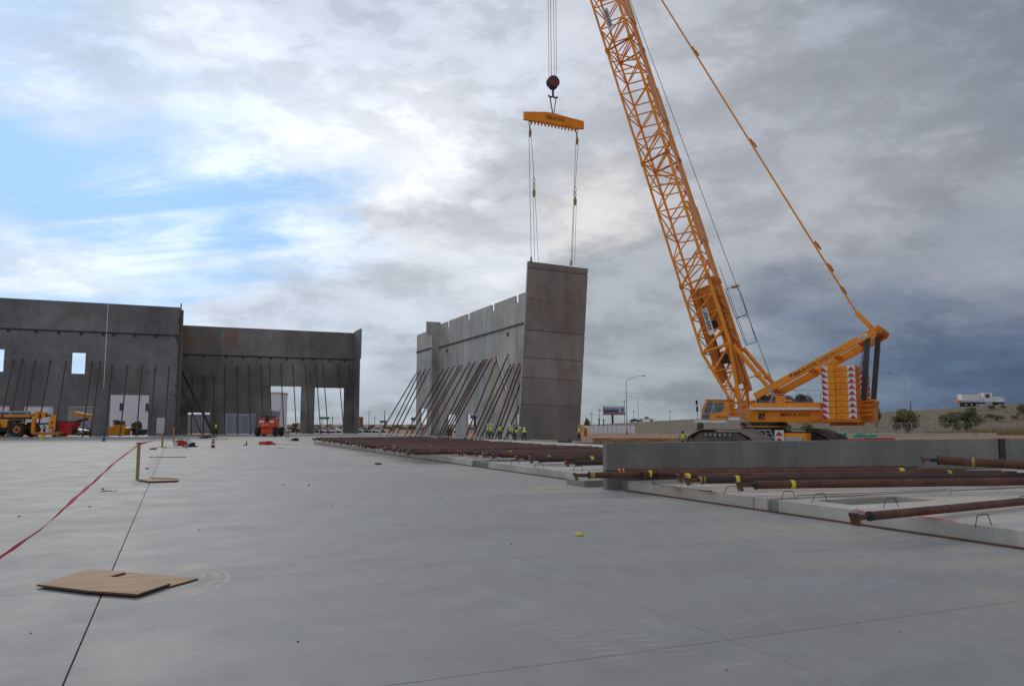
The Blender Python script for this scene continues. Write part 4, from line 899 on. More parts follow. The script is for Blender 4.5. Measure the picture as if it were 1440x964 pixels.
# ------------------------------------------------------------------ low wall and cast panels
YL = 16.85
seams = [9.76, onY(1044, 640, YL).x, onY(1405, 640, YL).x, onY(1414, 640, YL).x, 33.0]
LW = thing('low_wall', 'low grey concrete wall standing on edge behind the pipe bundle at right', 'wall')
for k, (a, b_) in enumerate(zip(seams, seams[1:])):
    m_ = MB()
    if k == 2: m_.box((a + .02, YL - .03, .0), (b_ - .02, YL + .22, 1.145)); m_.build('form_post', 'rust_dk', LW)
    else: m_.box((a + .003, YL, 0), (b_ - .003, YL + .2, 1.14)); m_.build('wall_panel', 'wallD', LW, bevel=.01)
PZ = .235
KX = 10.09
def cast(name, label, x0, x1, y0, y1, ops=(), m='kerb', z=PZ, bev=.008):
    mb = holes(x0, x1, y0, y1, ops, z, lambda x, y, d: (x, y, z + .001 - d)); o = mb.build(name, m, None, bevel=bev); return tag(o, label, 'concrete panel')
op_ = (10.62, 12.7, 10.1, 11.0)
cast('cast_panel', 'nearest cast concrete panel lying on the slab, with a rectangular recess', KX, 30, -8, 11.28, [op_])
b = MB(); b.box((op_[0] + .02, op_[2] + .02, .004), (op_[1] - .02, op_[3] - .02, .05)); tag(b.build('recess_sheet', 'dgrey'), 'dark grey sheet on the floor of the recess of the nearest cast panel', 'form board')  # dark grey sheet that makes the recess floor darker
cast('joint_filler', 'dark filler block in the gap between the two near cast panels', KX + .06, 30, 11.29, 11.57, m='wallD', z=PZ - .02)
cast('cast_panel', 'narrow strip of cast concrete between the dark filler and the low wall panel', KX, 30, 11.58, 11.93)
cast('cast_panel', 'long cast concrete panel lying in front of the low wall', KX, 30, 11.955, 16.42)
cast('joint_filler', 'dark end block where the front cast panel meets the low wall', KX + .05, 30, 16.43, 16.845, m='wallD', z=PZ - .02)
far_p = [(19.6, 26.6, 'kerb', 'cast concrete panel just behind the low wall'), (26.61, 28.3, 'wallD', 'short darker block between the cast panels under the pipe stack'), (28.31, 44, 'kerb', 'cast concrete panel under the near part of the pipe stack'), (44.02, 60, 'kerb', 'cast concrete panel under the middle of the pipe stack'), (60.02, 65.5, 'kerb', 'farthest cast concrete panel, before the raised panel')]
for a, b_, m_, lb in far_p: cast('cast_panel' if m_ == 'kerb' else 'joint_filler', lb, 10.5 + (.05 if m_ == 'wallD' else 0), 26.5, a, b_, m=m_, z=PZ - (.02 if m_ == 'wallD' else 0))
b = MB(); b.box((9.7, 17.9, 0), (10.45, 18.9, .16)); tag(b.build('timber_block', 'wallD', bevel=.01), 'low dark block on the slab under the pipe end by the low wall', 'block')
b = MB(); b.box((KX - .05, -8, 0.001), (KX - .002, 16.4, .028)); tag(b.build('form_strip', 'plyedge'), 'thin brown form strip along the foot of the near cast panels', 'form strip')
b = MB(); b.box((10.45, 19.6, 0.001), (10.497, 65.5, .028)); tag(b.build('form_strip', 'plyedge'), 'thin brown form strip along the foot of the far cast panels', 'form strip')
M['pink'] = mat('pink_marking_paint', (.62, .16, .15), .8, 14, .6)
def mark(pts, lb):
    P = [gnd(x, y, PZ + .004) for x, y in pts]; m_ = MB(); m_.add(P + [p + Vector((0, 0, .002)) for p in P], ((0,1,2,3),(7,6,5,4),(0,4,5,1),(1,5,6,2),(2,6,7,3),(3,7,4,0))); tag(m_.build('paint_mark', 'pink'), lb, 'paint mark')
mark([(1201,716),(1217,719.5),(1216,718),(1204,714.6)], 'pink paint mark under the left end of the nearest pipe'); mark([(1290,726.5),(1344,733.5),(1341,731),(1295,724.8)], 'longest pink paint mark, right of the nearest pipe end')
mark([(943.5,684.3),(954,686.2),(954,684.6),(946,683.4)], 'small pink paint mark below the pipe bundle ends'); mark([(982,688.4),(1006,691.8),(1004,690.2),(985,687.5)], 'pink paint mark beside the dark rod on the cast panel')
b = MB(); b.tube(gnd(916, 679, PZ + .02), gnd(1000, 690, PZ + .02), .012, 5); tag(b.build('steel_rod', 'dark'), 'dark rod lying on the edge of the cast panel under the pipe ends', 'rod')
b = MB(); b.path([gnd(1120, 696.3, PZ + .01), gnd(1240, 691.6, PZ + .01), gnd(1331, 687.5, PZ + .01)], .006, 4); tag(b.build('thin_wire', 'dark'), 'thin dark wire lying across the cast panel behind the nearest pipe', 'wire')
q = gnd(1336.7, 697, PZ); b = MB(); b.tube(q, q + Vector((0, 0, .13)), .018, 8); b.tube(q + Vector((0, 0, .13)), q + Vector((0, 0, .15)), .035, 8); tag(b.build('anchor_stub', 'lgrey'), 'small upright steel stub on the cast panel behind the nearest pipe', 'anchor')
# bent rebar chairs
chp = [(1383, 739, 'below the right part of the nearest pipe'), (1253, 713, 'just behind the nearest pipe'), (1153, 706, 'left of the recess in the cast panel'), (1109, 702, 'under the yellow tape of the lowest bundled pipe'), (1029, 694, 'under the left end of the lowest bundled pipe'), (966, 684, 'under the orange taped pipe end'), (911, 679, 'farthest left under the pipe bundle'), (1440, 710, 'at the right edge of the picture')]
for i, (x, y, lb) in enumerate(chp):
    q = gnd(x, y, PZ + .001); b = MB(); w_ = .19 * random.uniform(.92, 1.08)
    b.path([q + Vector((-w_, -.02, 0)), q + Vector((-w_ * .60, 0, .13)), q + Vector((-w_ * .42, 0, .15)), q + Vector((w_ * .42, 0, .155)), q + Vector((w_ * .56, 0, .135)), q + Vector((w_, .02, 0))], .0065, 5)
    tag(b.build('rebar_chair', 'rustwire'), 'bent rusty rebar chair ' + lb, 'rebar chair', 'rebar chairs on the cast panels')
for i in range(14):
    yy = 20.6 + i * 2.1; q = Vector((10.75 + random.uniform(-.1, .3), yy, PZ + .001)); b = MB(); w_ = .17
    b.path([q + Vector((-w_, -.02, 0)), q + Vector((-w_ * .68, 0, .135)), q + Vector((w_ * .68, 0, .135)), q + Vector((w_, .02, 0))], .009, 4)
    tag(b.build('rebar_chair', 'rustwire'), 'bent rusty rebar chair under the long pipe stack, %s behind the low wall' % ('first' if i == 0 else ORD[i]), 'rebar chair', 'rebar chairs on the cast panels')
# ------------------------------------------------------------------ steel pipes (wall braces lying down)
pipe_cache = {}
def pipe(p, q, r, label, grp, m='rust', tapes=(), brk='plate', nm='brace_pipe'):
    p, q = Vector(p), Vector(q); L = (q - p).length
    t = thing(nm, label, 'steel pipe', p, 0, grp); t.rotation_mode = 'QUATERNION'; t.rotation_quaternion = (q - p).to_track_quat('X', 'Z')
    key = (round(L, 1), r, m)
    if key not in pipe_cache:
        b = MB(); b.tube((.30, 0, 0), (L - .3, 0, 0), r, 14); b1 = b.mesh('tube', m)
        b = MB(); b.tube((.12, 0, 0), (.299, 0, 0), r * .45, 8); b.tube((.26, 0, 0), (.298, 0, 0), r * 1.12, 12); b2 = b.mesh('screw_end', 'rust_dk')
        b = MB(); b.box((-.02, -r * .9, -.035), (.13, -r * .5, .035)); b.box((-.02, r * .5, -.035), (.13, r * .9, .035)); mtb = Matrix.Translation((-.045, 0, -.02)) @ Matrix.Rotation(radians(-25), 4, 'Y'); b.box((-.02, -r, -.09), (.02, r, .09), mtb); b3 = b.mesh('end_bracket', 'rust')
        b = MB(); b.tube((L - .299, 0, 0), (L - .12, 0, 0), r * .45, 8); b.box((L - .13, -r * .8, -.04), (L + .1, r * .8, .04)); b4 = b.mesh('end_bracket', 'rust_dk')
        pipe_cache[key] = (b1, b2, b3, b4)
    for me in pipe_cache[key]:
        o = link(me.name.split('.')[0], me, t)
        if me is pipe_cache[key][0]: pass
    for (s, mm, w_) in tapes:
        b = MB(); b.tube((s, 0, 0), (s + w_, 0, 0), r * 1.05, 14); b.build('tape_band', mm, t)
    return t
G = 'steel pipes bundled in front of the low wall'
ZP = .455
def along(p, q, x):      # distance from p at which the pipe crosses picture column x
    best = min(range(401), key=lambda i: abs(colx(p.lerp(q, i / 400)) - x)); return (q - p).length * best / 400
def colx(P):
    d = P.x * SYW + P.y * CYW; l = P.x * CYW - P.y * SYW; z = P.z - EYE
    f = d * cos(PITCH) + z * sin(PITCH); return CX + F * l / f
def pp(a, b, r, label, tapes=(), z=ZP, ext=0, m='rust', z2=None):
    p = gnd(*a, z); q = gnd(*b, z if z2 is None else z2); q = q + (q - p).normalized() * ext
    return pipe(p, q, r, label, G, m, [(along(p, q, x), mm, w) for x, mm, w in tapes])
pp((812, 668), (1284, 661.5), .072, 'farthest left reaching pipe end of the bundle at the corner of the low wall', [(829, 'brass', .12)], z=.43)
pp((857, 662.8), (1284, 657.6), .075, 'bundled pipe with an orange band near its left end, lying closest to the low wall', [(870, 'strip', .13)], z=.47)
pp((908, 665.6), (1352, 661.2), .075, 'bundled pipe with a pale band at its left end, second from the low wall', [(913, 'yellowtape', .05), (1263, 'yellowtape', .12)])
pp((958, 670.2), (1419, 664.6), .075, 'bundled pipe in the middle with yellow bands at left and far right', [(964, 'yellowtape', .09), (1331, 'yellowtape', .1)])
pp((969, 674.6), (1440, 669), .078, 'bundled pipe with yellow band over a rebar chair, second from the front', [(1034, 'yellowtape', .08), (984, 'brass', .10)], ext=1.5, m='rust_dk')
pp((1043, 681.6), (1440, 676.6), .078, 'front pipe of the bundle with one bright yellow band', [(1111, 'yellowtape', .08)], ext=2.5, m='rust')
pp((885, 664.5), (1330, 659.6), .07, 'bundled pipe half hidden between its neighbours, ochre band at left', [(902, 'brass', .10)], z=.40)
pp((1205, 727), (1440, 704.5), .062, 'nearest single rusty pipe overhanging the cast panel edge at lower right', [(1330, 'rust_dk', .02)], z=.34, z2=.34, ext=5)
pp((1300, 645.5), (1440, 653.5), .10, 'thick rusty pipe raised above the bundle, its fork end pointing at the low wall', [(1366, 'brass', .06)], z=.78, z2=.70, ext=5, m='rust')
q = gnd(1300, 645.5, .78); 
q2 = gnd(1440, 653.5, .70); dn = thing('dunnage_stack', 'timber dunnage carrying the thick raised pipe at the right edge of the picture', 'timber', (q2.x + .6, q2.y - .12, PZ + .001))
for i in range(3): bb = MB(); bb.box((-.1 - .12 * (i % 2), -.35, .12 * i), (.25 + .12 * (i % 2), .35, .12 * i + .118)); bb.build('timber_block', 'wood', dn, bevel=.005)
G2 = 'steel pipes stacked on the far cast panels'
y = 20.9; k = 0
random.seed(11)
while y < 65:
    if y < 31: x0 = 10.65 + random.uniform(-.15, .5)
    else: x0 = 8.9 + (y - 31) * .035 + random.uniform(-.2, .6)
    L = random.choice([9.0, 9.0, 9.5]) if y > 31 else random.choice([9.0, 10.5]); z = .45 + random.uniform(-.02, .03)
    th_ = random.uniform(-.012, .012) - .02; tp = []
    if random.random() < .13: tp = [(random.uniform(.5, 2.5), random.choice(['yellowtape', 'brass', 'lgrey', 'yellowtape']), .12)]
    lb = ('rusty pipe nearest the low wall in the long stack' if k == 0 else '%s rusty pipe from the low wall in the long stack behind it' % ORD[k] if k < len(ORD) else 'one of the farthest rusty pipes at the back of the long stack')
    pipe((x0, y, z), (x0 + L * cos(th_), y + L * sin(th_), z), .085, lb, G2, random.choice(['rust', 'rust', 'rust_dk']), tp)
    y += 2.6 if k == 0 else 2.2 if k == 3 else (random.uniform(.38, .75) if y < 40 else random.uniform(.55, 1.0)); k += 1
# ------------------------------------------------------------------ people
def skinned(name, verts, edges, radii, m, parent, root=0, sub=1):
    me = bpy.data.meshes.new(name); me.from_pydata([tuple(v) for v in verts], edges, []); me.materials.append(M[m]); me.update()
    o = bpy.data.objects.new(name, me); COL.objects.link(o); o.parent = parent
    sk = o.modifiers.new('skin', 'SKIN'); sk.use_smooth_shade = True
    if not me.skin_vertices:
        bpy.context.view_layer.objects.active = o; 
    for i, sv_ in enumerate(me.skin_vertices[0].data): sv_.radius = radii[i] if isinstance(radii[i], tuple) else (radii[i], radii[i]); sv_.use_root = (i == root)
    s2 = o.modifiers.new('sub', 'SUBSURF'); s2.levels = sub; s2.render_levels = sub
    return o
def person(x, y, label, pose='stand', face=0.0, vest='vest', hat='hatwhite', pants='brownpants', shirt='shirt_grey', z=0.0, d=None, h=1.78):
    p = gnd(x, y, z) if d is None else at(x, 596, d); p.z = z
    t = thing('person', label, 'person', p, face - YAW, 'workers on the site'); k = h / 1.78; t.scale = (k, k, k)
    V = Vector
    hip, chest, neck, head = V((0, 0, .95)), V((0, -.01, 1.28)), V((0, 0, 1.47)), V((0, -.015, 1.60))
    lk, rk = V((-.13, -.05, .50)), V((.13, -.02, .50)); la_, ra_ = V((-.15, .02, .09)), V((.15, .02, .09))
    le, re_ = V((-.30, .03, 1.14)), V((.30, .03, 1.14)); lh, rh = V((-.29, -.12, .91)), V((.29, -.12, .91))
    if pose == 'raise_r': re_ = V((.38, -.12, 1.38)); rh = V((.45, -.28, 1.58)); le = V((-.30, -.12, 1.22)); lh = V((-.2, -.34, 1.25))
    if pose == 'raise_l': le = V((-.42, -.10, 1.42)); lh = V((-.55, -.2, 1.62)); re_ = V((.28, -.18, 1.2)); rh = V((.1, -.4, 1.3)); la_ = V((-.42, .02, .09)); lk = V((-.25, -.05, .50)); ra_ = V((.30, .05, .09)); rk = V((.22, -.03, .5)); hip = V((.02, 0, .90))
    if pose == 'reach': le = V((-.28, -.25, 1.25)); lh = V((-.18, -.50, 1.22)); re_ = V((.28, -.25, 1.25)); rh = V((.18, -.50, 1.25))
    if pose in ('bend', 'crouch'):
        if pose == 'crouch': hip = V((0, .12, .48)); lk = V((-.18, -.22, .50)); rk = V((.18, -.22, .48)); la_ = V((-.15, .05, .09)); ra_ = V((.15, .05, .09)); off = V((0, -.12, -.40))
        else: hip = V((0, .10, .86)); lk = V((-.15, -.06, .47)); rk = V((.15, -.06, .47)); off = V((0, -.30, -.22))
        chest = chest + off; neck = neck + off + V((0, -.10, -.04)); head = head + off + V((0, -.17, -.07)); le = le + off + V((0.02, -.1, -.02)); re_ = re_ + off + V((-.02, -.1, -.02)); lh = lh + off + V((.08, -.12, -.06)); rh = rh + off + V((-.08, -.12, -.06))
    up_ = (neck - chest).normalized(); sh = neck - up_ * .07
    ls, rs = sh + V((-.19, 0, 0)), sh + V((.19, 0, 0)); lhip, rhip = hip + V((-.09, 0, -.04)), hip + V((.09, 0, -.04))
    lt, rt2 = la_ + V((-.02, -.17, -.045)), ra_ + V((.02, -.17, -.045))
    verts = [hip, chest, neck, head, head + V((0, -.01, .10)), ls, le, lh, rs, re_, rh, lhip, lk, la_, lt, rhip, rk, ra_, rt2]
    E_ = [(0, 1), (1, 2), (2, 3), (3, 4), (2, 5), (5, 6), (6, 7), (2, 8), (8, 9), (9, 10), (0, 11), (11, 12), (12, 13), (13, 14), (0, 15), (15, 16), (16, 17), (17, 18)]
    rad = [(.14, .10), (.15, .10), .055, (.082, .095), (.06, .07), .06, .042, .028, .06, .042, .028, .085, .055, .04, .035, .085, .055, .04, .035]
    for hi, ei, sg in ((7, 6, -1), (10, 9, 1)):
        dr = (verts[hi] - verts[ei]).normalized(); pal = verts[hi] + dr * .07; verts.append(pal); rad.append((.035, .018)); pi_ = len(verts) - 1; E_.append((hi, pi_)); sd_ = dr.cross(V((1, 0, 0))); sd_ = sd_.normalized() if sd_.length > .1 else V((0, -1, 0))
        for fi, (o_, ln_) in enumerate(((-.03, .07), (-.01, .085), (.01, .08), (.03, .06))):
            verts.append(pal + sd_ * o_ + dr * ln_ + V((-sg * .02, 0, 0))); rad.append(.009); E_.append((pi_, len(verts) - 1))
        verts.append(verts[hi] + dr * .05 + sd_ * -.06); rad.append(.010); E_.append((hi, len(verts) - 1))
    skinned('body', verts, E_, rad, 'skin', t)
    skinned('trousers', [hip, lhip, lk, la_ + V((0, 0, .05)), rhip, rk, ra_ + V((0, 0, .05)), hip + up_ * .08], [(0, 1), (1, 2), (2, 3), (0, 4), (4, 5), (5, 6), (0, 7)], [(.165, .125), .115, .085, .07, .115, .085, .07, (.16, .12)], pants, t)
    skinned('shirt_sleeves', [sh, ls, le, le.lerp(lh, .85), rs, re_, re_.lerp(rh, .85)], [(0, 1), (1, 2), (2, 3), (0, 4), (4, 5), (5, 6)], [.07, .078, .055, .042, .078, .055, .042], shirt, t)
    skinned('vest', [hip + up_ * .05, chest, sh + up_ * .01, sh + V((-.13, 0, .01)), sh + V((.13, 0, .01))], [(0, 1), (1, 2), (2, 3), (2, 4)], [(.19, .145), (.20, .145), (.14, .11), .085, .085], vest, t)
    for nm_, a_ in (('boot', la_), ('boot', ra_)): MB().blob(a_ + V((0, -.07, -.03)), .085, 8, 6, (.65, 1.7, .7)).build(nm_, 'dark', t, smooth=True)
    if hat:
        hc_ = head + V((0, -.01, .055)); b = MB().blob(hc_, .13, 10, 8, (.92, 1.05, .80)); b.tube(hc_ + V((0, -.02, -.03)), hc_ + V((0, -.02, -.012)), .155, 12); b.build('hard_hat', hat, t, smooth=True)
    else: MB().blob(head + V((0, .02, .04)), .115, 10, 8).build('hair', 'dark', t, smooth=True)
    b = MB()
    for sg in (-.035, .035): b.blob(head + V((sg, -.10, .02)), .011, 6, 4)
    b.build('eyes', 'dark', t); MB().blob(head + V((0, -.108, -.015)), .018, 6, 4, (.8, 1.3, 1.4)).build('nose', 'skin', t); b = MB(); b.box(head + V((-.025, -.102, -.052)), head + V((.025, -.094, -.045))); b.build('mouth', 'red', t)
    return t
R_ = radians
person(686, 618.3, 'worker in white hard hat and lime vest, half hidden behind the leftmost of the crew', 'stand', R_(200), h=1.62)
person(690.5, 619, 'worker in lime vest and brown trousers, front of the pair at left of the crew', 'stand', R_(160), 'vest2', h=1.66)
person(703, 619, 'worker with back turned, dark hair, lime vest and one arm raised to the braces', 'raise_r', R_(185), 'vest', None, 'jeans', 'shirt_dark', h=1.64)
person(717.5, 618.3, 'worker in white hard hat leaning with legs apart and left arm up', 'raise_l', R_(190), 'vest2', 'hatwhite', 'brownpants', 'shirt_grey', h=1.60)
person(722.5, 617.5, 'worker in a red hard hat standing beside the hanging panel', 'reach', R_(120), 'vest', 'hatred', 'brownpants', 'shirt_dark', h=1.58)
person(725, 619.6, 'worker bending over in yellow vest and jeans at the foot of the hanging panel', 'bend', R_(90), 'vest2', 'hatwhite', 'jeans', 'shirt_grey', h=1.62)
person(737.4, 620.5, 'worker in white hard hat and yellow vest in front of the hanging panel', 'bend', R_(180), 'vest2', 'hatwhite', 'jeans', 'shirt_grey', h=1.60)
person(814.5, 621.8, 'worker in orange hard hat and striped vest right of the hanging panel', 'reach', R_(190), 'vest2', 'hatorange', 'jeans', 'shirt_dark', h=1.50)
person(959.5, 612, 'worker in lime vest standing behind the low wall near the crane tracks', 'stand', R_(180), 'vest', None, 'jeans', 'shirt_grey', z=GZ, d=66)
person(303.5, 612.2, 'worker in lime vest at the foot of the thick diagonal brace', 'stand', R_(180), 'vest', None, 'shirt_dark', 'shirt_dark', h=1.85)
person(404.2, 615.3, 'worker in grey trousers right of the orange boom lift', 'bend', R_(180), 'strip', None, 'shirt_grey', 'shirt_grey', h=1.45)
person(633, 615.6, 'worker crouching in white hard hat among the braces of the pale wall', 'crouch', R_(200), 'brownpants', 'hatwhite', 'rust_dk' if 0 else 'brownpants', 'shirt_dark', h=1.75)
person(52, 612.6, 'left one of two workers in lime vests beside the orange telehandler', 'stand', R_(180), 'vest', 'hatwhite', 'jeans', h=1.55)
person(61.5, 612.4, 'right one of two workers in lime vests beside the orange telehandler', 'stand', R_(170), 'vest', 'hatwhite', 'jeans', h=1.6)
# ------------------------------------------------------------------ stakes, tape, boards, litter
def stake(x, yb, yt, label, w=.045):
    q = gnd(x, yb); d = q.x * SYW + q.y * CYW; h = at(x, yt, d).z
    t = thing('wooden_stake', label, 'stake', q, .3, 'wooden stakes'); b = MB(); b.box((-w, -w * .5, 0), (w, w * .5, h)); b.build('post', 'wood', t, bevel=.004)
    return t, q + Vector((0, 0, h))
st1, top1 = stake(193, 674, 622.5, 'nearest wooden stake, red tape tied round its top')
b = MB(); b.box((-.06, -.035, 1.0), (.06, .035, 1.075)); b.build('tape_knot', 'redtape', st1)
st2, top2 = stake(228, 628.5, 608, 'second wooden stake with red tape, beyond the nearest one', .06)
st3, top3 = stake(244, 622, 600.5, 'third wooden stake, farthest, in front of the dark wall', .06)
b = MB(); b.box((-.3, -.02, 0), (.3, .05, .03)); b.build('base_cleat', 'wood', st2)
def ribbon(pts, w, name, m, label, cat, tw=.5, seg=14):
    P = []
    for i in range(len(pts) - 1):
        for k in range(seg): P.append(Vector(pts[i]).lerp(Vector(pts[i+1]), k / seg))
    P.append(Vector(pts[-1]))
    for _ in range(6): P = [P[0]] + [(P[i-1] + P[i] * 2 + P[i+1]) / 4 for i in range(1, len(P) - 1)] + [P[-1]]
    mb = MB(); vs = []
    for i, p in enumerate(P):
        d = (P[min(i + 1, len(P) - 1)] - P[max(i - 1, 0)]).normalized(); u = d.cross(Vector((0, 0, 1))).normalized(); v = u.cross(d)
        a = .35 * sin(i * .11) + tw * sin(i * .037); ww = w * (.8 + .2 * sin(i * .43)); n_ = (v * cos(a) + u * sin(a)) * ww / 2; t_ = (u * cos(a) - v * sin(a)) * .0015
        vs += [p - n_ - t_, p + n_ - t_, p + n_ + t_, p - n_ + t_]
    n = len(P); fs = []
    for i in range(n - 1):
        for k in range(4): fs.append((i * 4 + k, i * 4 + (k + 1) % 4, (i + 1) * 4 + (k + 1) % 4, (i + 1) * 4 + k))
    mb.add(vs, fs); return tag(mb.build(name, m, smooth=False), label, cat)
def pz(x, y, z): a, u = ray(x, y); d = (z - EYE) / u; return lat(a * d, d, z)
ribbon([top1 - Vector((0, 0, .04)), pz(160, 651, .93), pz(130, 679, .86), pz(100, 705, .82), pz(60, 742, .79), pz(0, 783, .77), pz(-120, 868, .78), pz(-420, 1060, .85)], .038, 'barrier_tape', 'redtape', 'red barrier tape running from the nearest stake to the left edge', 'tape', seg=26)
ribbon([top1 - Vector((0, 0, .03)), (top1 + (top2 - top1) * .33 + Vector((0, 0, -.16))), (top1 + (top2 - top1) * .66 + Vector((0, 0, -.10))), top2 - Vector((0, 0, .12))], .065, 'barrier_tape', 'redtape', 'red barrier tape between the nearest and the second stake', 'tape')
q = top3; ribbon([top2 - Vector((0, 0, .15)), (top2 + top3) / 2 - Vector((0, 0, .5)), top3 - Vector((0, 0, .9))], .05, 'barrier_tape', 'redtape', 'red barrier tape between the second and the third stake', 'tape')
Z6 = lambda x, y: (x / 3.444, 600 + y / 3.444)
def board(pts, z, th, label, name='plywood_sheet', m='ply', cat='board', zf=None):
    P = [gnd(*Z6(x, y), z + th) for x, y in pts]; t = thing(name, label, cat, (P[0].x, P[0].y, 0)); o0 = Vector((P[0].x, P[0].y, 0))
    n = len(P)
    def face(z0, z1, mm, nm, grow=0):
        b = MB(); vs0 = [Vector((p.x, p.y, z0)) - o0 for p in P]; vs1 = [Vector((p.x, p.y, z1)) - o0 for p in P]
        b.add(vs0 + vs1, [tuple(range(n)), tuple(range(2 * n - 1, n - 1, -1))] + [(i, n + i, n + (i + 1) % n, (i + 1) % n) for i in range(n)]); b.build(nm, mm, t)
    face(z, z + th - .003, 'plyedge', 'core_plies'); face(z + th - .0029, z + th, m, 'top_veneer'); return t
board([(610, 701), (960, 731), (828, 768), (540, 780), (470, 730)], .001, .019, 'lower plywood sheet on the slab, partly under the other sheet')
board([(178, 760), (440, 687), (530, 692), (608, 702), (530, 722), (825, 755), (665, 808), (420, 790)], .0205, .021, 'upper plywood sheet with a notched corner covering the slab joint at lower left')
b = MB(); q = gnd(200, 674.6); bx = gnd(207, 675); 
board([(672, 254), (730, 246), (865, 250), (862, 258), (720, 262)], .001, .05, 'weathered plywood scrap at the foot of the nearest stake')
board([(725, 240), (800, 239), (860, 249), (740, 247)], .053, .02, 'warped plywood piece lying on the scrap by the nearest stake')
def stick(a, b_, w, h, label, m='wood', name='plank', cat='plank', z=0.0):
    p, q = gnd(*a, z + h / 2 + .002), gnd(*b_, z + h / 2 + .002); mb = MB(); mb.beam(p, q, w, h); return tag(mb.build(name, m, bevel=.004), label, cat)
stick((210, 642.3), (261, 642.3), .10, .035, 'long thin plank lying across the slab joint beyond the nearest stake')
stick((230, 629), (262, 629.3), .10, .03, 'plank at the foot of the second stake')
stick((232, 616), (262, 616.2), .10, .03, 'plank on the slab beyond the paint tins')
stick((299, 617.2), (319, 617.4), .12, .05, 'plank right of the heap of scrap timber')
stick((387, 624), (419, 625), .08, .02, 'thin plank right of the red tools')
stick((389, 629.6), (400, 629.8), .1, .02, 'short dark lath in front of the red tools', 'wallD')
stick((455, 688.5), (500, 691.0), .03, .003, 'pale chalk line scrape in mid slab', 'white') if 0 else None
# heap of timber
t = thing('timber_heap', 'heap of scrap timber and dark rags before the thick diagonal brace', 'scrap heap', gnd(291, 616.5))
for i in range(16):
    a = random.uniform(-.6, .6); l = random.uniform(.5, 1.2); p = Vector((random.uniform(-.5, .5), random.uniform(-.4, .4), random.uniform(.05, .45))); b = MB(); b.beam(p - Vector((cos(a) * l, sin(a) * l, .1)) * .7, p + Vector((cos(a) * l, sin(a) * l, .1)) * .7, .1, .05); b.build('board', random.choice(['wood', 'plyedge', 'rust_dk']), t)
def item(name, label, cat, x, y, parts):
    t = thing(name, label, cat, gnd(x, y), -YAW)
    for nm, mm, fn in parts: b = MB(); fn(b); b.build(nm, mm, t)
    return t
item('paint_bucket', 'white bucket with dark lid at left of the items behind the second stake', 'bucket', 246.2, 627.3, [('tub', 'white', lambda b: b.tube((0, 0, 0), (0, 0, .32), .15, 12, .17)), ('lid', 'black', lambda b: b.tube((0, 0, .32), (0, 0, .37), .18, 12)), ('handle', 'dark', lambda b: b.path([(-.17, 0, .3), (-.1, -.1, .2), (.1, -.1, .2), (.17, 0, .3)], .008, 4))])
item('gas_can', 'dark red fuel can beside the white bucket', 'fuel can', 252.8, 626.5, [('tank', 'hopper', lambda b: b.box((-.24, -.15, 0), (.24, .15, .40))), ('spout', 'dark', lambda b: b.tube((.1, 0, .40), (.22, 0, .55), .03, 6)), ('handle', 'dark', lambda b: b.path([(-.15, 0, .4), (-.12, 0, .48), (.05, 0, .48), (.08, 0, .4)], .02, 5))])
item('concrete_saw', 'red and black concrete saw standing on the slab behind the second stake', 'saw', 266, 628, [('engine', 'hopper', lambda b: b.box((-.35, -.15, .12), (.0, .15, .42))), ('housing', 'black', lambda b: b.box((.01, -.16, .08), (.35, .16, .32))), ('guard', 'white', lambda b: b.tube((.05, -.18, .35), (.05, -.12, .35), .16, 12)), ('handle', 'dark', lambda b: b.path([(-.3, 0, .42), (-.1, 0, .58), (.1, 0, .42)], .02, 5)), ('base', 'dark', lambda b: b.box((-.4, -.2, 0), (.55, .2, .08))), ('wheel', 'tyre', lambda b: b.tube((.42, -.22, .08), (.42, -.17, .08), .1, 10))])
item('red_rag', 'crumpled red rag on the slab left of the bucket', 'rag', 216.5, 631.6, [('cloth', 'hopper', lambda b: (b.blob((0, 0, .06), .16, 8, 5, (1.3, .8, .45)), b.blob((-.2, .05, .05), .1, 7, 5, (1.3, .8, .5))))])
item('channelizer_post', 'short red and white banded post on the slab', 'post', 299.4, 629, [('base', 'black', lambda b: b.tube((0, 0, 0), (0, 0, .05), .16, 12)), ('band', 'hopper', lambda b: b.tube((0, 0, .05), (0, 0, .19), .12, 12)), ('band', 'white', lambda b: b.tube((0, 0, .191), (0, 0, .30), .118, 12)), ('band', 'hopper', lambda b: b.tube((0, 0, .301), (0, 0, .42), .115, 12)), ('band', 'white', lambda b: b.tube((0, 0, .421), (0, 0, .48), .112, 12)), ('cap', 'dark', lambda b: b.tube((0, 0, .481), (0, 0, .56), .09, 12, .05))])
item('spray_bottle', 'small dark bottle standing alone on the slab', 'bottle', 346.5, 626, [('flask', 'dgrey', lambda b: b.tube((0, 0, 0), (0, 0, .2), .06, 8)), ('neck', 'brownpants', lambda b: b.tube((0, 0, .2), (.04, 0, .36), .03, 6)), ('foot', 'dgrey', lambda b: b.box((-.22, -.04, 0), (-.05, .04, .06)))])
item('tool_heap', 'heap of red tools and a white bag in front of the orange boom lift', 'tools', 376, 625, [('red_case', 'lift', lambda b: b.box((-.6, -.2, 0), (-.1, .2, .26))), ('red_tarp', 'hopper', lambda b: b.blob((.05, 0, .14), .34, 9, 6, (1.2, .7, .55))), ('bag', 'white', lambda b: b.blob((.25, .1, .24), .17, 8, 6, (1.1, .8, .8))), ('jack', 'lift', lambda b: b.box((.3, -.2, 0), (.62, .15, .12))), ('lever', 'dark', lambda b: b.tube((-.3, 0, .24), (-.7, .1, .1), .025, 5))])
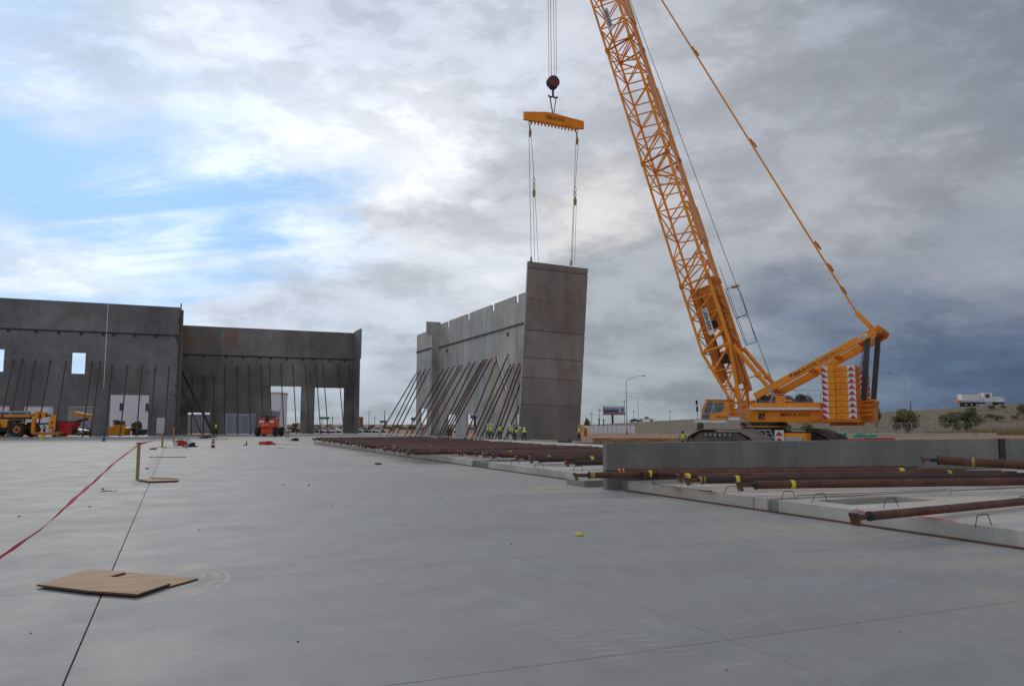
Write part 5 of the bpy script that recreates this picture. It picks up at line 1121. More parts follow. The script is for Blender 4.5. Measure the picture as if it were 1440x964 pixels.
item('tool_bag', 'dark tool bag right of the worker in grey trousers', 'bag', 415, 619.6, [('bag_body', 'black', lambda b: b.blob((0, 0, .12), .32, 9, 6, (1.2, .6, .55))), ('flap', 'hopper', lambda b: b.blob((-.2, -.1, .12), .1, 6, 5)), ('strap', 'dark', lambda b: b.path([(-.5, 0, .03), (-.2, 0, .2), (.2, 0, .26)], .03, 5))])
item('yellow_bucket', 'yellow bucket below the telehandler at far left', 'bucket', 59, 618, [('tub', 'yellowtape', lambda b: b.tube((0, 0, 0), (0, 0, .42), .22, 12, .25)), ('handle', 'dark', lambda b: b.path([(-.25, 0, .4), (-.15, -.12, .28), (.15, -.12, .28), (.25, 0, .4)], .012, 4))])
item('blue_tool', 'small blue grey tool on the slab right of the red hopper', 'tool', 145.5, 620, [('grip', 'navy', lambda b: b.tube((0, 0, 0), (.05, 0, .4), .09, 8)), ('head', 'dgrey', lambda b: b.box((-.15, -.1, 0), (.2, .1, .1)))])
item('timber_offcut', 'brown timber offcut at the far left edge', 'offcut', 4, 615, [('wood_piece', 'wood', lambda b: b.box((-.6, -.15, 0), (.35, .15, .2))), ('wood_piece', 'plyedge', lambda b: b.box((-.2, -.3, .2), (.3, .1, .3)))])
item('red_strap', 'red strap left on the slab beside the telehandler wheel', 'strap', 42, 615.5, [('webbing', 'hopper', lambda b: b.beam((-.35, 0, .03), (.3, 0, .05), .1, .05)), ('webbing', 'hopper', lambda b: b.beam((-.1, 0, .08), (.1, .1, .06), .12, .04))])
def crumple(name, label, cat, x, y, r, m, sc=(1, .7, .3), n=9):
    b = MB(); b.blob((0, 0, r * sc[2]), r, n, 6, sc); b.v = [(v[0] + random.uniform(-.22, .22) * r, v[1] + random.uniform(-.22, .22) * r, max(.001, v[2] + random.uniform(-.15, .25) * r)) for v in b.v]; o = b.build(name, m); o.location = gnd(x, y); return tag(o, label, cat)
crumple('paper_scrap', 'bright yellow scrap of paper lying on the slab near the centre', 'paper', 814.5, 752.5, .055, 'yellowtape', (1.25, .8, .35))
crumple('debris', 'small brown scrap on the slab left of the pipe stack', 'debris', 531, 653, .10, 'plyedge', (1.4, .8, .35)); crumple('debris', 'tiny ochre scrap beside the brown one', 'debris', 536, 652.5, .06, 'brass')
crumple('paper_scrap', 'white sliver of paper beneath the red tape', 'paper', 152, 690.3, .10, 'white', (2.0, .5, .06)); crumple('debris', 'small red cap beside the white paper sliver', 'debris', 144.8, 688, .035, 'hopper', (1, 1, .5))
crumple('debris', 'orange chip on the slab at the bottom of the picture', 'debris', 1022, 942, .010, 'lift'); crumple('debris', 'white chip on the slab right of centre', 'debris', 1046, 875, .012, 'white'); 
for i, (x, y, r) in enumerate([(43, 890, .013), (419, 902, .014), (280, 745, .02), (126, 712.5, .035), (27, 726, .03), (207, 659, .08), (719, 765, .018), (434, 682.5, .04), (1265, 888, .010), (620, 700, .02), (263, 631, .09), (398, 682, .03), (466, 711, .02), (1205, 876, .01), (930, 700, .02), (868, 690, .03)]):
    crumple('pebble', 'small dark pebble lying on the bare slab', 'pebble', x, y, r * .6, 'dgrey', (1.3, .9, .45)); bpy.data.objects[-1] if 0 else None
for o in bpy.data.objects:
    if o.name.startswith('pebble'): o['group'] = 'pebbles on the slab'
# ------------------------------------------------------------------ machines at the left
def frame_at(x, d, z=0.0): p = at(x, YH, d); p.z = z; return p
def machine(name, label, cat, x0, d, z=0.0, rz=0.0): t = thing(name, label, cat, frame_at(x0, d, z), -YAW + rz); t['d'] = d; t['x0'] = x0; return t
def loc(t, x, y, w=0.0):      # picture point to the machine's local frame (x right, y away, z up) when it is square to the view
    d = t['d'] + w; a, u = ray(x, y); a0 = ray(t['x0'], YH)[0] * t['d']; return Vector((a * d - a0, w, EYE + u * d - t.location.z))
Z9 = lambda x, y: (x / 9, 560 + y / 9)
def mbox(t, nm, m, x0, y0, x1, y1, w0, w1, Z=Z9, bev=.02, par=None):
    a, b_ = loc(t, *Z(x0, y1), w0), loc(t, *Z(x1, y0), w0); b = MB(); b.box((a.x, w0, a.z), (b_.x, w1, b_.z)); return b.build(nm, m, par or t, bevel=bev)
def mpoly(t, nm, m, pts, w0, w1, Z=Z9, par=None): P = [loc(t, *Z(x, y), w0) for x, y in pts]; b = MB(); b.prism([(p.x, p.z) for p in P], lambda s, z: (s, w0, z), lambda s, z: (s, w1, z)); return b.build(nm, m, par or t, bevel=.015)
def wheel(t, x, z, r, w0, w1, rim='yellow'):
    b = MB(); b.tube((x, w0, z), (x, w1, z), r, 20); o = b.build('wheel', 'tyre', t, bevel=.06)
    b = MB(); b.tube((x, w0 - .02, z), (x, w0 + .02, z), r * .5, 14); b.build('rim', rim, o); b = MB(); b.tube((x, w0 - .06, z), (x, w0 - .021, z), r * .2, 10); b.build('hub', 'dark', o)
    for k in range(18):
        a = 2 * pi * k / 18; b = MB(); c0 = Vector((x + cos(a) * r * .985, 0, z + sin(a) * r * .985)); 
        b.box((-.05, w0 + .02, -.03), (.05, w1 - .02, .05), Matrix.Translation(c0) @ Matrix.Rotation(pi / 2 - a, 4, 'Y')); b.build('tread_lug', 'tyre', o)
    return o
TM = machine('telehandler', 'orange telehandler with long white topped boom at the far left edge', 'telehandler', 30, 100)
wc = loc(TM, *Z9(288, 395)); wr = .92
wheel(TM, wc.x, wr, wr, -1.2, -.6, 'orange_dk'); wheel(TM, wc.x, wr, wr, 1.6, 2.2, 'orange_dk'); wheel(TM, wc.x - 4.2, wr, wr, -1.2, -.6, 'orange_dk'); wheel(TM, wc.x - 4.2, wr, wr, 1.6, 2.2, 'orange_dk')
mbox(TM, 'chassis', 'dark', -350, 370, 400, 420, -.5, 1.5); mbox(TM, 'engine_cover', 'orange', -300, 268, 88, 362, -1.1, -.1); mbox(TM, 'cab', 'dark', 90, 275, 178, 440, -.8, .8)
mbox(TM, 'fender', 'orange_dk', 168, 300, 330, 314, -1.15, -.5); mpoly(TM, 'fender', 'orange_dk', [(168, 300), (215, 300), (190, 390), (165, 400)], -1.1, -.6)
mbox(TM, 'boom', 'orange', -420, 204, 372, 236, -.35, .35); o = mbox(TM, 'boom_cover', 'lgrey', -420, 160, 345, 203, -.4, .4); mbox(TM, 'boom_underside', 'dark', -200, 237, 380, 262, -.3, .3)
mbox(TM, 'lettering', 'navy', -30, 178, 120, 196, -.42, -.401, par=o, bev=0); mbox(TM, 'lettering', 'navy', 140, 178, 330, 196, -.42, -.401, par=o, bev=0)
mbox(TM, 'boom_nose', 'orange_dk', 373, 190, 430, 232, -.25, .25); mbox(TM, 'carriage_link', 'orange', 432, 165, 482, 255, -.5, .5); mbox(TM, 'tilt_cylinder', 'dark', 483, 205, 636, 226, -.12, .12); mbox(TM, 'carriage_link', 'orange', 524, 175, 566, 238, -.4, .4)
mpoly(TM, 'carriage', 'orange', [(640, 205), (706, 205), (690, 400), (650, 405), (612, 370), (612, 290), (640, 270)], -.9, -.7); mpoly(TM, 'carriage', 'orange', [(640, 205), (706, 205), (690, 400), (650, 405)], .7, .9)
for yy in (305, 368): p = loc(TM, *Z9(657, yy), -.92); b = MB(); b.tube((p.x, -.96, p.z), (p.x, -.901, p.z), .13, 10); b.build('pin_hole', 'dark', TM)
mbox(TM, 'outrigger', 'orange', 388, 250, 440, 440, -.8, -.4); mbox(TM, 'fork_bar', 'dark', 440, 308, 572, 328, -.6, .6); mbox(TM, 'base_frame', 'orange_dk', 395, 425, 745, 455, -.9, .9); mbox(TM, 'headlamp', 'lgrey', 405, 238, 435, 252, -.6, -.4)
HP = machine('skip_hopper', 'red self tipping hopper beside the orange telehandler', 'hopper', 92, 101)
mpoly(HP, 'bin', 'hopper', [(722, 295), (946, 287), (925, 345), (905, 360), (898, 452), (770, 452), (740, 400)], -.8, .8); mpoly(HP, 'bin_edge', 'dark', [(718, 292), (740, 400), (768, 470), (750, 470), (712, 400), (712, 300)], -.85, .85); mbox(HP, 'bin_rim', 'dark', 725, 284, 946, 294, -.84, .84)
mbox(HP, 'skid', 'hopper', 745, 456, 900, 462, -.7, .7); mbox(HP, 'fork_pocket', 'dark', 895, 380, 915, 455, -.6, .6)
PK = machine('pickup_truck', 'white pickup truck seen through the far left wall opening behind the red hopper', 'truck', 100, 132, GZ)
def truck(t, k=1.0, col='white'):
    b = MB(); b.prism([(-2.9, .5), (2.6, .5), (2.7, .95), (1.5, 1.15), (1.0, 1.2), (.4, 1.75), (-.9, 1.78), (-1.1, 1.15), (-2.9, 1.15)], lambda s, z: (s, -.95, z), lambda s, z: (s, .95, z)); b.build('body', col, t, bevel=.06)
    b = MB(); b.prism([(.85, 1.2), (.35, 1.68), (-.8, 1.7), (-.9, 1.2)], lambda s, z: (s, -.965, z), lambda s, z: (s, -.951, z)); b.build('side_window', 'window', t)
    b = MB(); b.prism([(1.06, 1.21), (1.02, 1.19), (.42, 1.73), (.45, 1.76)], lambda s, z: (s, -.8, z), lambda s, z: (s, .8, z)); b.build('windscreen', 'window', t)
    for x in (-1.9, 1.8): 
        for w0 in (-.98, .72): b = MB(); b.tube((x, w0, .40), (x, w0 + .26, .40), .40, 14); o = b.build('wheel', 'tyre', t); b = MB(); b.tube((x, w0 - .01, .4), (x, w0 + .27, .4), .2, 10); b.build('rim', 'lgrey', o)
    b = MB(); b.box((2.66, -.85, .5), (2.8, .85, .72)); b.build('bumper', 'dgrey', t); b = MB(); b.box((2.60, -.88, .8), (2.73, -.6, .95)); b.build('headlight', 'lgrey', t)
truck(PK); PK.location.z = -.35
# red orange boom lift seen from behind
ZR = lambda x, y: (320 + x / 7.2, 560 + y / 7.2)
BL = machine('boom_lift', 'bright orange boom lift seen from behind in front of the set-back wall', 'boom lift', 374.5, 104)
for x in (307, 487):
    p = loc(BL, *ZR(x, 340)); b = MB(); b.tube((p.x - .24, 0, .62), (p.x + .24, 0, .62), .62, 18); o = b.build('wheel', 'tyre', BL, bevel=.05); b = MB(); b.tube((p.x - .24, 2.6, .62), (p.x + .24, 2.6, .62), .62, 18); b.build('wheel', 'tyre', BL, bevel=.05)
mbox(BL, 'counterweight', 'lift', 308, 222, 486, 292, -.9, .6, ZR, .12); mbox(BL, 'upper_cover', 'lift', 318, 203, 480, 221, -.7, 1.5, ZR, .06); mbox(BL, 'boom_mast', 'dark', 378, 172, 410, 234, -1.0, 2.5, ZR); mbox(BL, 'chassis', 'lift', 335, 294, 462, 352, -.5, 3.0, ZR, .05); mbox(BL, 'axle', 'dark', 320, 322, 475, 340, -.2, .2, ZR); mbox(BL, 'lower_frame', 'orange_dk', 330, 346, 460, 362, -.4, .3, ZR)
for a, b_ in ((322, 372), (424, 468)): mbox(BL, 'light_panel', 'white', a, 224, b_, 243, -.93, -.901, ZR, 0)
text('lettering', 'JLG', loc(BL, *ZR(352, 272), -.91) , (1, 0, 0), (0, 0, 1), .32, 'white', BL, sx=1.6)
# yellow machines behind the wall
YM = machine('yellow_excavator', 'yellow excavator arm seen through the far left opening above the white pickup', 'excavator', 112, 140, -.4)
mpoly(YM, 'arm', 'yellow', [(895, 165), (945, 165), (1090, 195), (1185, 205), (1190, 225), (1080, 215), (930, 195), (900, 200)], -.3, .3); mpoly(YM, 'arm', 'yellow', [(900, 210), (1130, 215), (1190, 228), (1180, 258), (1140, 250), (1000, 238), (905, 235)], -.25, .25); mpoly(YM, 'stick', 'dark', [(880, 300), (1090, 245), (1095, 275), (900, 320)], -.3, .3)
mbox(YM, 'cab', 'window', 1150, 300, 1215, 400, -.8, .8); mbox(YM, 'upper_body', 'dgrey', 1080, 370, 1240, 425, -1.2, 1.2); mbox(YM, 'track', 'dark', 1060, 426, 1260, 475, -1.4, 1.4); mbox(YM, 'mast', 'dark', 1170, 225, 1192, 300, -.2, .2)
Z1 = lambda x, y: (x / 4.015, 400 + y / 4.015)
LD = machine('yellow_loader', 'yellow loader bucket seen through the large left opening', 'loader', 165, 136, -.5)
mpoly(LD, 'bucket', 'yellow', [(612, 800), (680, 800), (712, 808), (700, 850), (612, 848)], -1, 1, Z1); mbox(LD, 'body', 'yellow', 640, 790, 690, 815, -.8, .8, Z1); mbox(LD, 'cab', 'window', 655, 768, 685, 792, -.7, .7, Z1); mbox(LD, 'track', 'dark', 605, 848, 700, 868, -1.1, 1.1, Z1)
DM = machine('parked_machine', 'dark machine with a bush beside it in the right half of the large left opening', 'machine', 195, 138, -.5)
mbox(DM, 'body', 'dgrey', 745, 815, 830, 850, -1, 1, Z1); mbox(DM, 'cab', 'brownpants', 740, 808, 775, 828, -1, 1, Z1); mbox(DM, 'track', 'dark', 740, 850, 835, 872, -1.1, 1.1, Z1)
# ------------------------------------------------------------------ background buildings
def building(name, label, x0, x1, ytop, d, m, wins=(), depth=18, winm='window', roof=True, z=GZ):
    a, b_ = at(x0, 600, d), at(x1, 600, d); h = at((x0 + x1) / 2, ytop, d).z - z; w = (b_ - a).length
    t = thing(name, label, 'building', (a.x, a.y, z), -YAW)
    b = MB(); b.box((0, 0, 0), (w, depth, h)); b.build('wall', m, t)
    if roof: b = MB(); b.box((-.2, -.2, h), (w + .2, depth + .2, h + .4)); b.build('roof', 'lgrey', t)
    for (wx0, wx1, wy0, wy1) in wins:
        k = d / F; b = MB(); q0, q1 = (wx0 - x0) * k, (wx1 - x0) * k; zt_, zb_ = at(wx0, wy0, d).z - z, at(wx0, wy1, d).z - z
        b.box((q0, -.12, zb_), (q1, -.003, zt_)); o = b.build('window', 'lgrey', t); b = MB(); b.box((q0 + .12, -.14, zb_ + .12), (q1 - .12, -.121, zt_ - .12)); b.build('pane', winm, o)
    return t
building('white_building', 'white building with two dark windows behind the large left opening', 150, 214, 545, 190, 'bldg', [(166.5, 172.5, 566, 577.5), (203, 209, 566.5, 578)])
building('grey_building', 'long low grey building behind the far left openings', 96, 149, 573, 200, 'bldg_grey', [(123, 133, 595, 597)])
building('white_building', 'white low building behind the left edge openings', -40, 68, 571, 205, 'bldg', [(14, 22, 572.5, 574.5), (49, 63, 594, 597)], winm='navy')
building('grey_building', 'low grey building seen through the small opening left of the thick brace', 258, 305, 584, 210, 'bldg_grey')
building('glass_building', 'blue grey glazed building behind the opening left of the boom lift', 316, 362, 578, 190, 'bldg_grey', [(318 + i * 10.8, 328.3 + i * 10.8, 583, 607) for i in range(4)], winm='blueglass')
building('sign_tower', 'tall pale box-topped tower behind the boom lift', 378.5, 392.5, 553, 240, 'bldg', [], depth=8)
b_ = building('tower_shaft', 'narrow dark shaft below the pale tower box', 381, 388.5, 578, 238, 'bldg_grey', [(382, 387, 584, 592)], depth=3, roof=False)
# ------------------------------------------------------------------ embankment
def crest_d(x): return 330 + (232 - 330) * min(1.2, max(0, (x - 830) / 610.0))
CR_PX = [(700, 602), (780, 600), (830, 597.5), (905, 592.5), (985, 588.5), (1120, 584), (1225, 580), (1300, 576.2), (1370, 571), (1440, 566.5), (1600, 559), (1900, 550), (2400, 545)]
def crest_y(x):
    for (a, ya), (b, yb) in zip(CR_PX, CR_PX[1:]):
        if x <= b: return ya + (yb - ya) * (max(x, a) - a) / (b - a)
    return CR_PX[-1][1]
mb = MB(); cols = [700 + i * 16 for i in range(110)]; rows = 14
for x in cols:
    dc = crest_d(x); zc = max(GZ + .05, at(x, crest_y(x), dc).z); a = ray(x, YH)[0]
    for r in range(rows):
        if r <= 9: f = r / 9; d = 178 + (dc - 178) * f; z = GZ - .3 + (zc - GZ + .3) * (f ** 1.15) + (mnoise.noise(Vector((x * .05, r * .9, 0))) * .25 * sin(pi * f))
        elif r == 10: d = dc + 3; z = zc + .02
        elif r == 11: d = dc + 26; z = zc + .02
        elif r == 12: d = dc + 50; z = GZ - .3
        else: d = dc + 52; z = GZ - .5
        mb.v.append(tuple(lat(a * d, d, z)))
for i in range(len(cols) - 1):
    for r in range(rows - 1): mb.f.append((i * rows + r, (i + 1) * rows + r, (i + 1) * rows + r + 1, i * rows + r + 1)); mb.mi.append(0)
tag(mb.build('embankment', 'emb', smooth=True), kind='structure')
def crest(x, off=6): dc = crest_d(x); zc = at(x, crest_y(x), dc).z; d = dc + off; p = lat(ray(x, YH)[0] * d, d, zc); return p, d
mb = MB(); n_ = 0
for x in cols:
    p1, d1 = crest(x, 4); p2, d2 = crest(x, 24); mb.v += [tuple(p1 + Vector((0, 0, .03))), tuple(p2 + Vector((0, 0, .03)))]
for i in range(len(cols) - 1): mb.f.append((2 * i, 2 * i + 2, 2 * i + 3, 2 * i + 1)); mb.mi.append(0)
tag(mb.build('freeway_road', 'roadbed'), kind='structure')
# guard rail on the crest at right
# dump truck
p, d = crest(1383, 6); DT = thing('dump_truck', 'white dump truck driving along the embankment crest at far right', 'dump truck', p + Vector((0, 0, -.15)), -YAW - radians(6)); k = d / F
s_ = 61 * k / 11.0; DT.scale = (s_, s_, s_)
def dbox(nm, m, x0, x1, z0, z1, w0=-1.2, w1=1.2, bev=.05): b = MB(); b.box((x0, w0, z0), (x1, w1, z1)); return b.build(nm, m, DT, bevel=bev)
b = MB(); b.prism([(-5.2, 1.35), (-1.2, 1.35), (-1.1, 3.15), (-5.4, 3.15)], lambda s, z: (s, -1.25, z), lambda s, z: (s, 1.25, z)); b.build('dump_bed', 'white', DT, bevel=.04)
for i in range(5): dbox('bed_rib', 'white', -4.9 + i * .85, -4.8 + i * .85, 1.5, 3.0, -1.33, -1.251, .01)
dbox('bed_rail', 'rust_dk', -5.3, -1.2, 3.151, 3.28); dbox('chassis', 'dgrey', -5.2, 4.9, .7, 1.1, -.9, .9); dbox('tail_board', 'strip', -6.3, -5.3, 1.1, 1.7, -.6, .6); dbox('exhaust_stack', 'lgrey', -.85, -.65, 1.2, 3.8, -.9, -.7)
cb = dbox('cab', 'white', -.1, 1.9, 1.1, 3.45); b = MB(); b.prism([(1.9, 1.1), (4.9, 1.1), (4.9, 2.0), (4.2, 2.35), (1.9, 2.5)], lambda s, z: (s, -1.1, z), lambda s, z: (s, 1.1, z)); b.build('hood', 'white', DT, bevel=.08)
b = MB(); b.box((.3, -1.22, 2.2), (1.3, -1.201, 3.1)); b.build('side_window', 'window', cb); b = MB(); b.box((1.901, -1.05, 2.55), (1.93, 1.05, 3.25)); b.build('windscreen', 'window', cb); b = MB(); b.box((-.1, -1.0, 3.451), (1.9, 1.0, 3.55)); b.build('roof_visor', 'lift', cb)
dbox('grille', 'dgrey', 4.901, 5.0, 1.2, 2.0, -.7, .7, 0); dbox('bumper', 'lgrey', 4.7, 5.2, .6, .95); dbox('fuel_tank', 'lgrey', .2, 1.8, .5, 1.05, -1.2, -.7); dbox('fender', 'white', 3.0, 4.3, 1.05, 1.4, -1.25, -1.0)
for x in (-4.4, -3.1, -1.9, 3.6):
    for w0 in (-1.22, .82): b = MB(); b.tube((x, w0, .5), (x, w0 + .4, .5), .5, 14); o = b.build('wheel', 'tyre', DT); b = MB(); b.tube((x, w0 - .01, .5), (x, w0 + .41, .5), .25, 10); b.build('rim', 'lgrey', o)
p, d = crest(909, 6); PU = thing('pickup_truck', 'white pickup truck on the embankment crest beside a dark car', 'truck', p, -YAW); truck(PU); PU.scale = (1.12,) * 3
def car(t, m='dgrey'):
    b = MB(); b.prism([(-2.1, .35), (2.1, .35), (2.15, .8), (1.2, .95), (.6, 1.4), (-.9, 1.42), (-1.6, .98), (-2.15, .9)], lambda s, z: (s, -.85, z), lambda s, z: (s, .85, z)); b.build('body', m, t, bevel=.06)
    b = MB(); b.prism([(1.0, .96), (.5, 1.34), (-.85, 1.35), (-1.3, .98)], lambda s, z: (s, -.865, z), lambda s, z: (s, -.851, z)); b.build('side_window', 'window', t)
    for x in (-1.35, 1.35):
        for w0 in (-.88, .66): b = MB(); b.tube((x, w0, .33), (x, w0 + .22, .33), .33, 12); b.build('wheel', 'tyre', t)
p, d = crest(893, 8); DC = thing('car', 'dark car just behind the white pickup on the embankment', 'car', p, -YAW); car(DC, 'dgrey')
p, d = crest(1421, 10); 
# street lights
def lamp(x, ybase, ytop, arm_px, arm_dy, d, label, m='lgrey', zb=None):
    top = at(x, ytop, d); base = Vector((top.x, top.y, GZ if zb is None else zb)); k = d / F
    t = thing('street_lamp', label, 'street lamp', base, -YAW); h = top.z - base.z
    b = MB(); b.tube((0, 0, 0), (0, 0, h), .13, 8, .08); b.build('pole', m, t); ax, az = arm_px * k, arm_dy * k
    b = MB(); b.path([(0, 0, h - .1), (ax * .35, 0, h + az * .5), (ax * .7, 0, h + az * .9), (ax, 0, h + az)], .06, 6); b.build('arm', m, t)
    b = MB(); b.blob((ax * 1.08, 0, h + az), .4, 8, 6, (1.2, .5, .3)); b.build('lamp_head', 'dgrey', t); b = MB(); b.tube((0, 0, 0), (0, 0, .5), .3, 8); b.build('base', 'wallD', t)
lamp(880.5, 600, 535, 23, 7, 185, 'tall street lamp with its arm to the right, beside the billboard')
lamp(897, 588, 561, -15, 4, 340, 'smaller distant street lamp with its arm to the left, above the white pickup')
lamp(1272, 575, 534, -18, 9, 250, 'pale street lamp on the embankment right of the crane')
lamp(452, 600, 588, -9, 0, 300, 'small dark street lamp seen through the wide opening of the set-back wall') if 0 else None
for x, yt, d, lb in ((832, 579, 400, 'left of the billboard'), (843, 574, 360, 'second left of the billboard'), (878, 562, 380, 'just behind the tall street lamp'), (891, 576, 420, 'above the dark car'), (942, 576, 420, 'left of the crane'), (541, 576, 300, 'thick one left of the braces'), (519, 577, 380, 'between the far walls'), (527, 585, 420, 'short one between the far walls'), (467.5, 584, 300, 'seen through the rightmost wall opening'), (396, 584, 330, 'seen beside the pale tower'), (1280, 563.5, 250, 'dark short one beside the pale street lamp')):
    t_ = at(x, yt, d); zb = GZ if x != 1280 else crest(1280)[0].z - .5; t = thing('utility_pole', 'utility pole ' + lb, 'pole', (t_.x, t_.y, zb), -YAW); b = MB(); b.tube((0, 0, 0), (0, 0, t_.z - zb), .22 if x in (541, 1280) else .16, 6, .12); b.build('pole', 'pole', t)
    if x not in (541, 1280): b = MB(); b.box((-1.2, -.06, t_.z - zb - .9), (1.2, .06, t_.z - zb - .75)); b.build('crossarm', 'pole', t)
# billboard
def billboard(x0, x1, y0, y1, d, label, bands, px, ybase=None):
    a, b_ = at(x0, y0, d), at(x1, y1, d); k = d / F; W_, H_ = (x1 - x0) * k, (y1 - y0) * k; zb = at(x0, y1, d).z - GZ
    t = thing('billboard', label, 'billboard', (a.x, a.y, GZ), -YAW); b = MB(); b.box((0, 0, zb), (W_, .5, zb + H_)); b.build('board', 'white', t)
    for i, (u0, u1, v0, v1, m) in enumerate(bands): b = MB(); b.box((W_ * u0, -.06 - .01 * i, zb + H_ * v0), (W_ * u1, -.003, zb + H_ * v1)); b.build('print_field', m, t)
    b = MB(); b.tube((W_ * px, .6, 0), (W_ * px, .6, zb), .45, 10); b.build('post', 'rust_dk', t); b = MB(); b.box((-.3, -.7, zb - .35), (W_ + .3, -.1, zb - .2)); b.build('catwalk', 'dgrey', t)
    return t
M['skyblue'] = mat('pale_blue_print', (.22, .28, .42), .6, 1, .3); M['redpr'] = mat('red_print', (.35, .06, .05), .6, 1, .2)
billboard(848, 879, 570.5, 582.5, 340, 'billboard with blue picture and red strip beside the tall street lamp', [(0, .03, 0, 1, 'navy'), (.03, .72, .22, .8, 'skyblue'), (.05, .7, .3, .5, 'navy'), (0, 1, 0, .2, 'redpr'), (.76, .98, .25, .9, 'lgrey'), (.84, .92, .35, .7, 'dgrey')], .43)
billboard(500, 510.5, 586, 597, 300, 'dark red billboard right of the set-back wall', [(0, 1, 0, 1, 'redpr'), (.25, .6, .3, .7, 'skyblue'), (0, .1, 0, 1, 'navy')], .8)
billboard(661, 671, 582.5, 587.5, 260, 'small blue and white billboard seen through the door of the pale wall', [(0, 1, 0, .6, 'navy'), (.2, .8, .6, .9, 'skyblue')], .7)
for x0, x1, y0, y1, lb in ((534, 543.5, 591, 594, 'green road sign left of the braces'), (578, 584.5, 586.5, 591, 'green road sign at the far end of the pale wall'), (450, 463, 586, 589, 'green awning sign through the rightmost opening')):
    d = 290; a = at(x0, y1, d); k = d / F; t = thing('road_sign', lb, 'sign', (a.x, a.y, GZ), -YAW); b = MB(); b.box((0, 0, a.z - GZ), ((x1 - x0) * k, .15, a.z - GZ + (y1 - y0) * k)); b.build('sign_panel', 'signgreen', t)
    for f in (.2, .8): b = MB(); b.tube(((x1 - x0) * k * f, .25, 0), ((x1 - x0) * k * f, .25, a.z - GZ), .12, 6); b.build('post', 'pole', t)
# white site fence and small things by it
SF = thing('site_fence', 'white panel fence between the dirt and the embankment', 'fence', lat(0, 0, GZ), 0)
for i in range(11):
    x0, x1 = 822 + i * 6.5, 822 + (i + 1) * 6.5; a, b_ = at(x0, 600, 192), at(x1, 600, 192); a.z = b_.z = 0; m_ = MB(); m_.beam(a + Vector((0, 0, 1.0)), b_ + Vector((0, 0, 1.0)) - (b_ - a).normalized() * .08, .06, 1.9 + random.uniform(-.05, .05)); m_.build('fence_panel', 'bldg', SF)
    m_ = MB(); m_.tube(b_ + Vector((0, 0, 0)), b_ + Vector((0, 0, 2.0)), .06, 5); m_.build('fence_post', 'lgrey', SF)
for x, y0 in ((842.5, 589), (849, 590)):
    p = at(x, 597.5, 300); tp_ = at(x, y0, 300); b = MB(); b.tube((p.x, p.y, GZ), (p.x, p.y, tp_.z), .28, 8, .22); b.blob((p.x, p.y, tp_.z), .35, 8, 6); tag(b.build('dark_post', 'dark'), 'stout dark post on the embankment foot, %s one of two' % ('left' if x < 845 else 'right'), 'post')
# chain link fence
CF = thing('chain_link_fence', 'chain link fence at the foot of the embankment', 'fence')
DF = 172
M['mesh'] = mat('fence_wire', (.30, .31, .31), .5, 5, .1, metal=.3)
mb = MB(); xs_ = [905 + 14.5 * i for i in range(40)]
pts = [at(x, YH, DF) for x in xs_]
for p in pts: p.z = GZ
for p in pts: m_ = MB(); m_.tube(p, p + Vector((0, 0, 2.5)), .05, 6); m_.build('fence_post', 'lgrey', CF)
for a, b_ in zip(pts, pts[1:]): m_ = MB(); m_.tube(a + Vector((0, 0, 2.5)), b_ + Vector((0, 0, 2.5)), .03, 5); m_.build('top_rail', 'lgrey', CF)
wv = MB(); tot = (pts[-1] - pts[0]).length; dr = (pts[-1] - pts[0]).normalized(); s = 0.0
while s < tot:
    for sg in (-1, 1):
        a = pts[0] + dr * s + Vector((0, 0, .05)); b_ = pts[0] + dr * (s + sg * 2.4) + Vector((0, 0, 2.45)); n0 = Vector((dr.y, -dr.x, 0)) * .006; u = dr * .006
        wv.add([a - u, a + u, b_ + u, b_ - u], ((0, 1, 2, 3),)); 
    s += .22
o = wv.build('wire_mesh', 'mesh', CF); o['kind'] = 'stuff'
# bits on the dirt
def dirtbox(x0, x1, y0, y1, d, m, nm, lb, cat, th=1.0):
    a, b_ = at(x0, y1, d), at(x1, y0, d); k = d / F; t = thing(nm, lb, cat, (a.x, a.y, GZ), -YAW); b = MB(); n = 6; W_ = (x1 - x0) * k; H_ = max(.15, b_.z - GZ)
    for i in range(n): b = MB(); b.box((W_ * i / n + .02, -th / 2, 0), (W_ * (i + 1) / n - .02, th / 2, H_ * random.uniform(.75, 1))); b.build('piece', m, t, bevel=.05)
dirtbox(1174, 1189, 607, 611, 110, 'gtarp', 'green_tarp_heap', 'bright green tarp heap right of the counterweights', 'tarp'); dirtbox(1198, 1232, 609, 612, 115, 'gtarp', 'green_mesh_roll', 'pale green roll of netting lying on the dirt', 'netting')
dirtbox(1120, 1250, 613.8, 617, 88, 'redpr', 'red_mat', 'long dark red strip of material on the dirt behind the low wall', 'mat', 2.5); dirtbox(1228, 1400, 608.6, 610.4, 165, 'kerb', 'pale_kerb', 'long pale kerb in front of the chain link fence', 'kerb', .6)
dirtbox(820, 826, 598, 607, 150, 'strip', 'orange_barrel', 'orange barrel at the left end of the white fence', 'barrel')
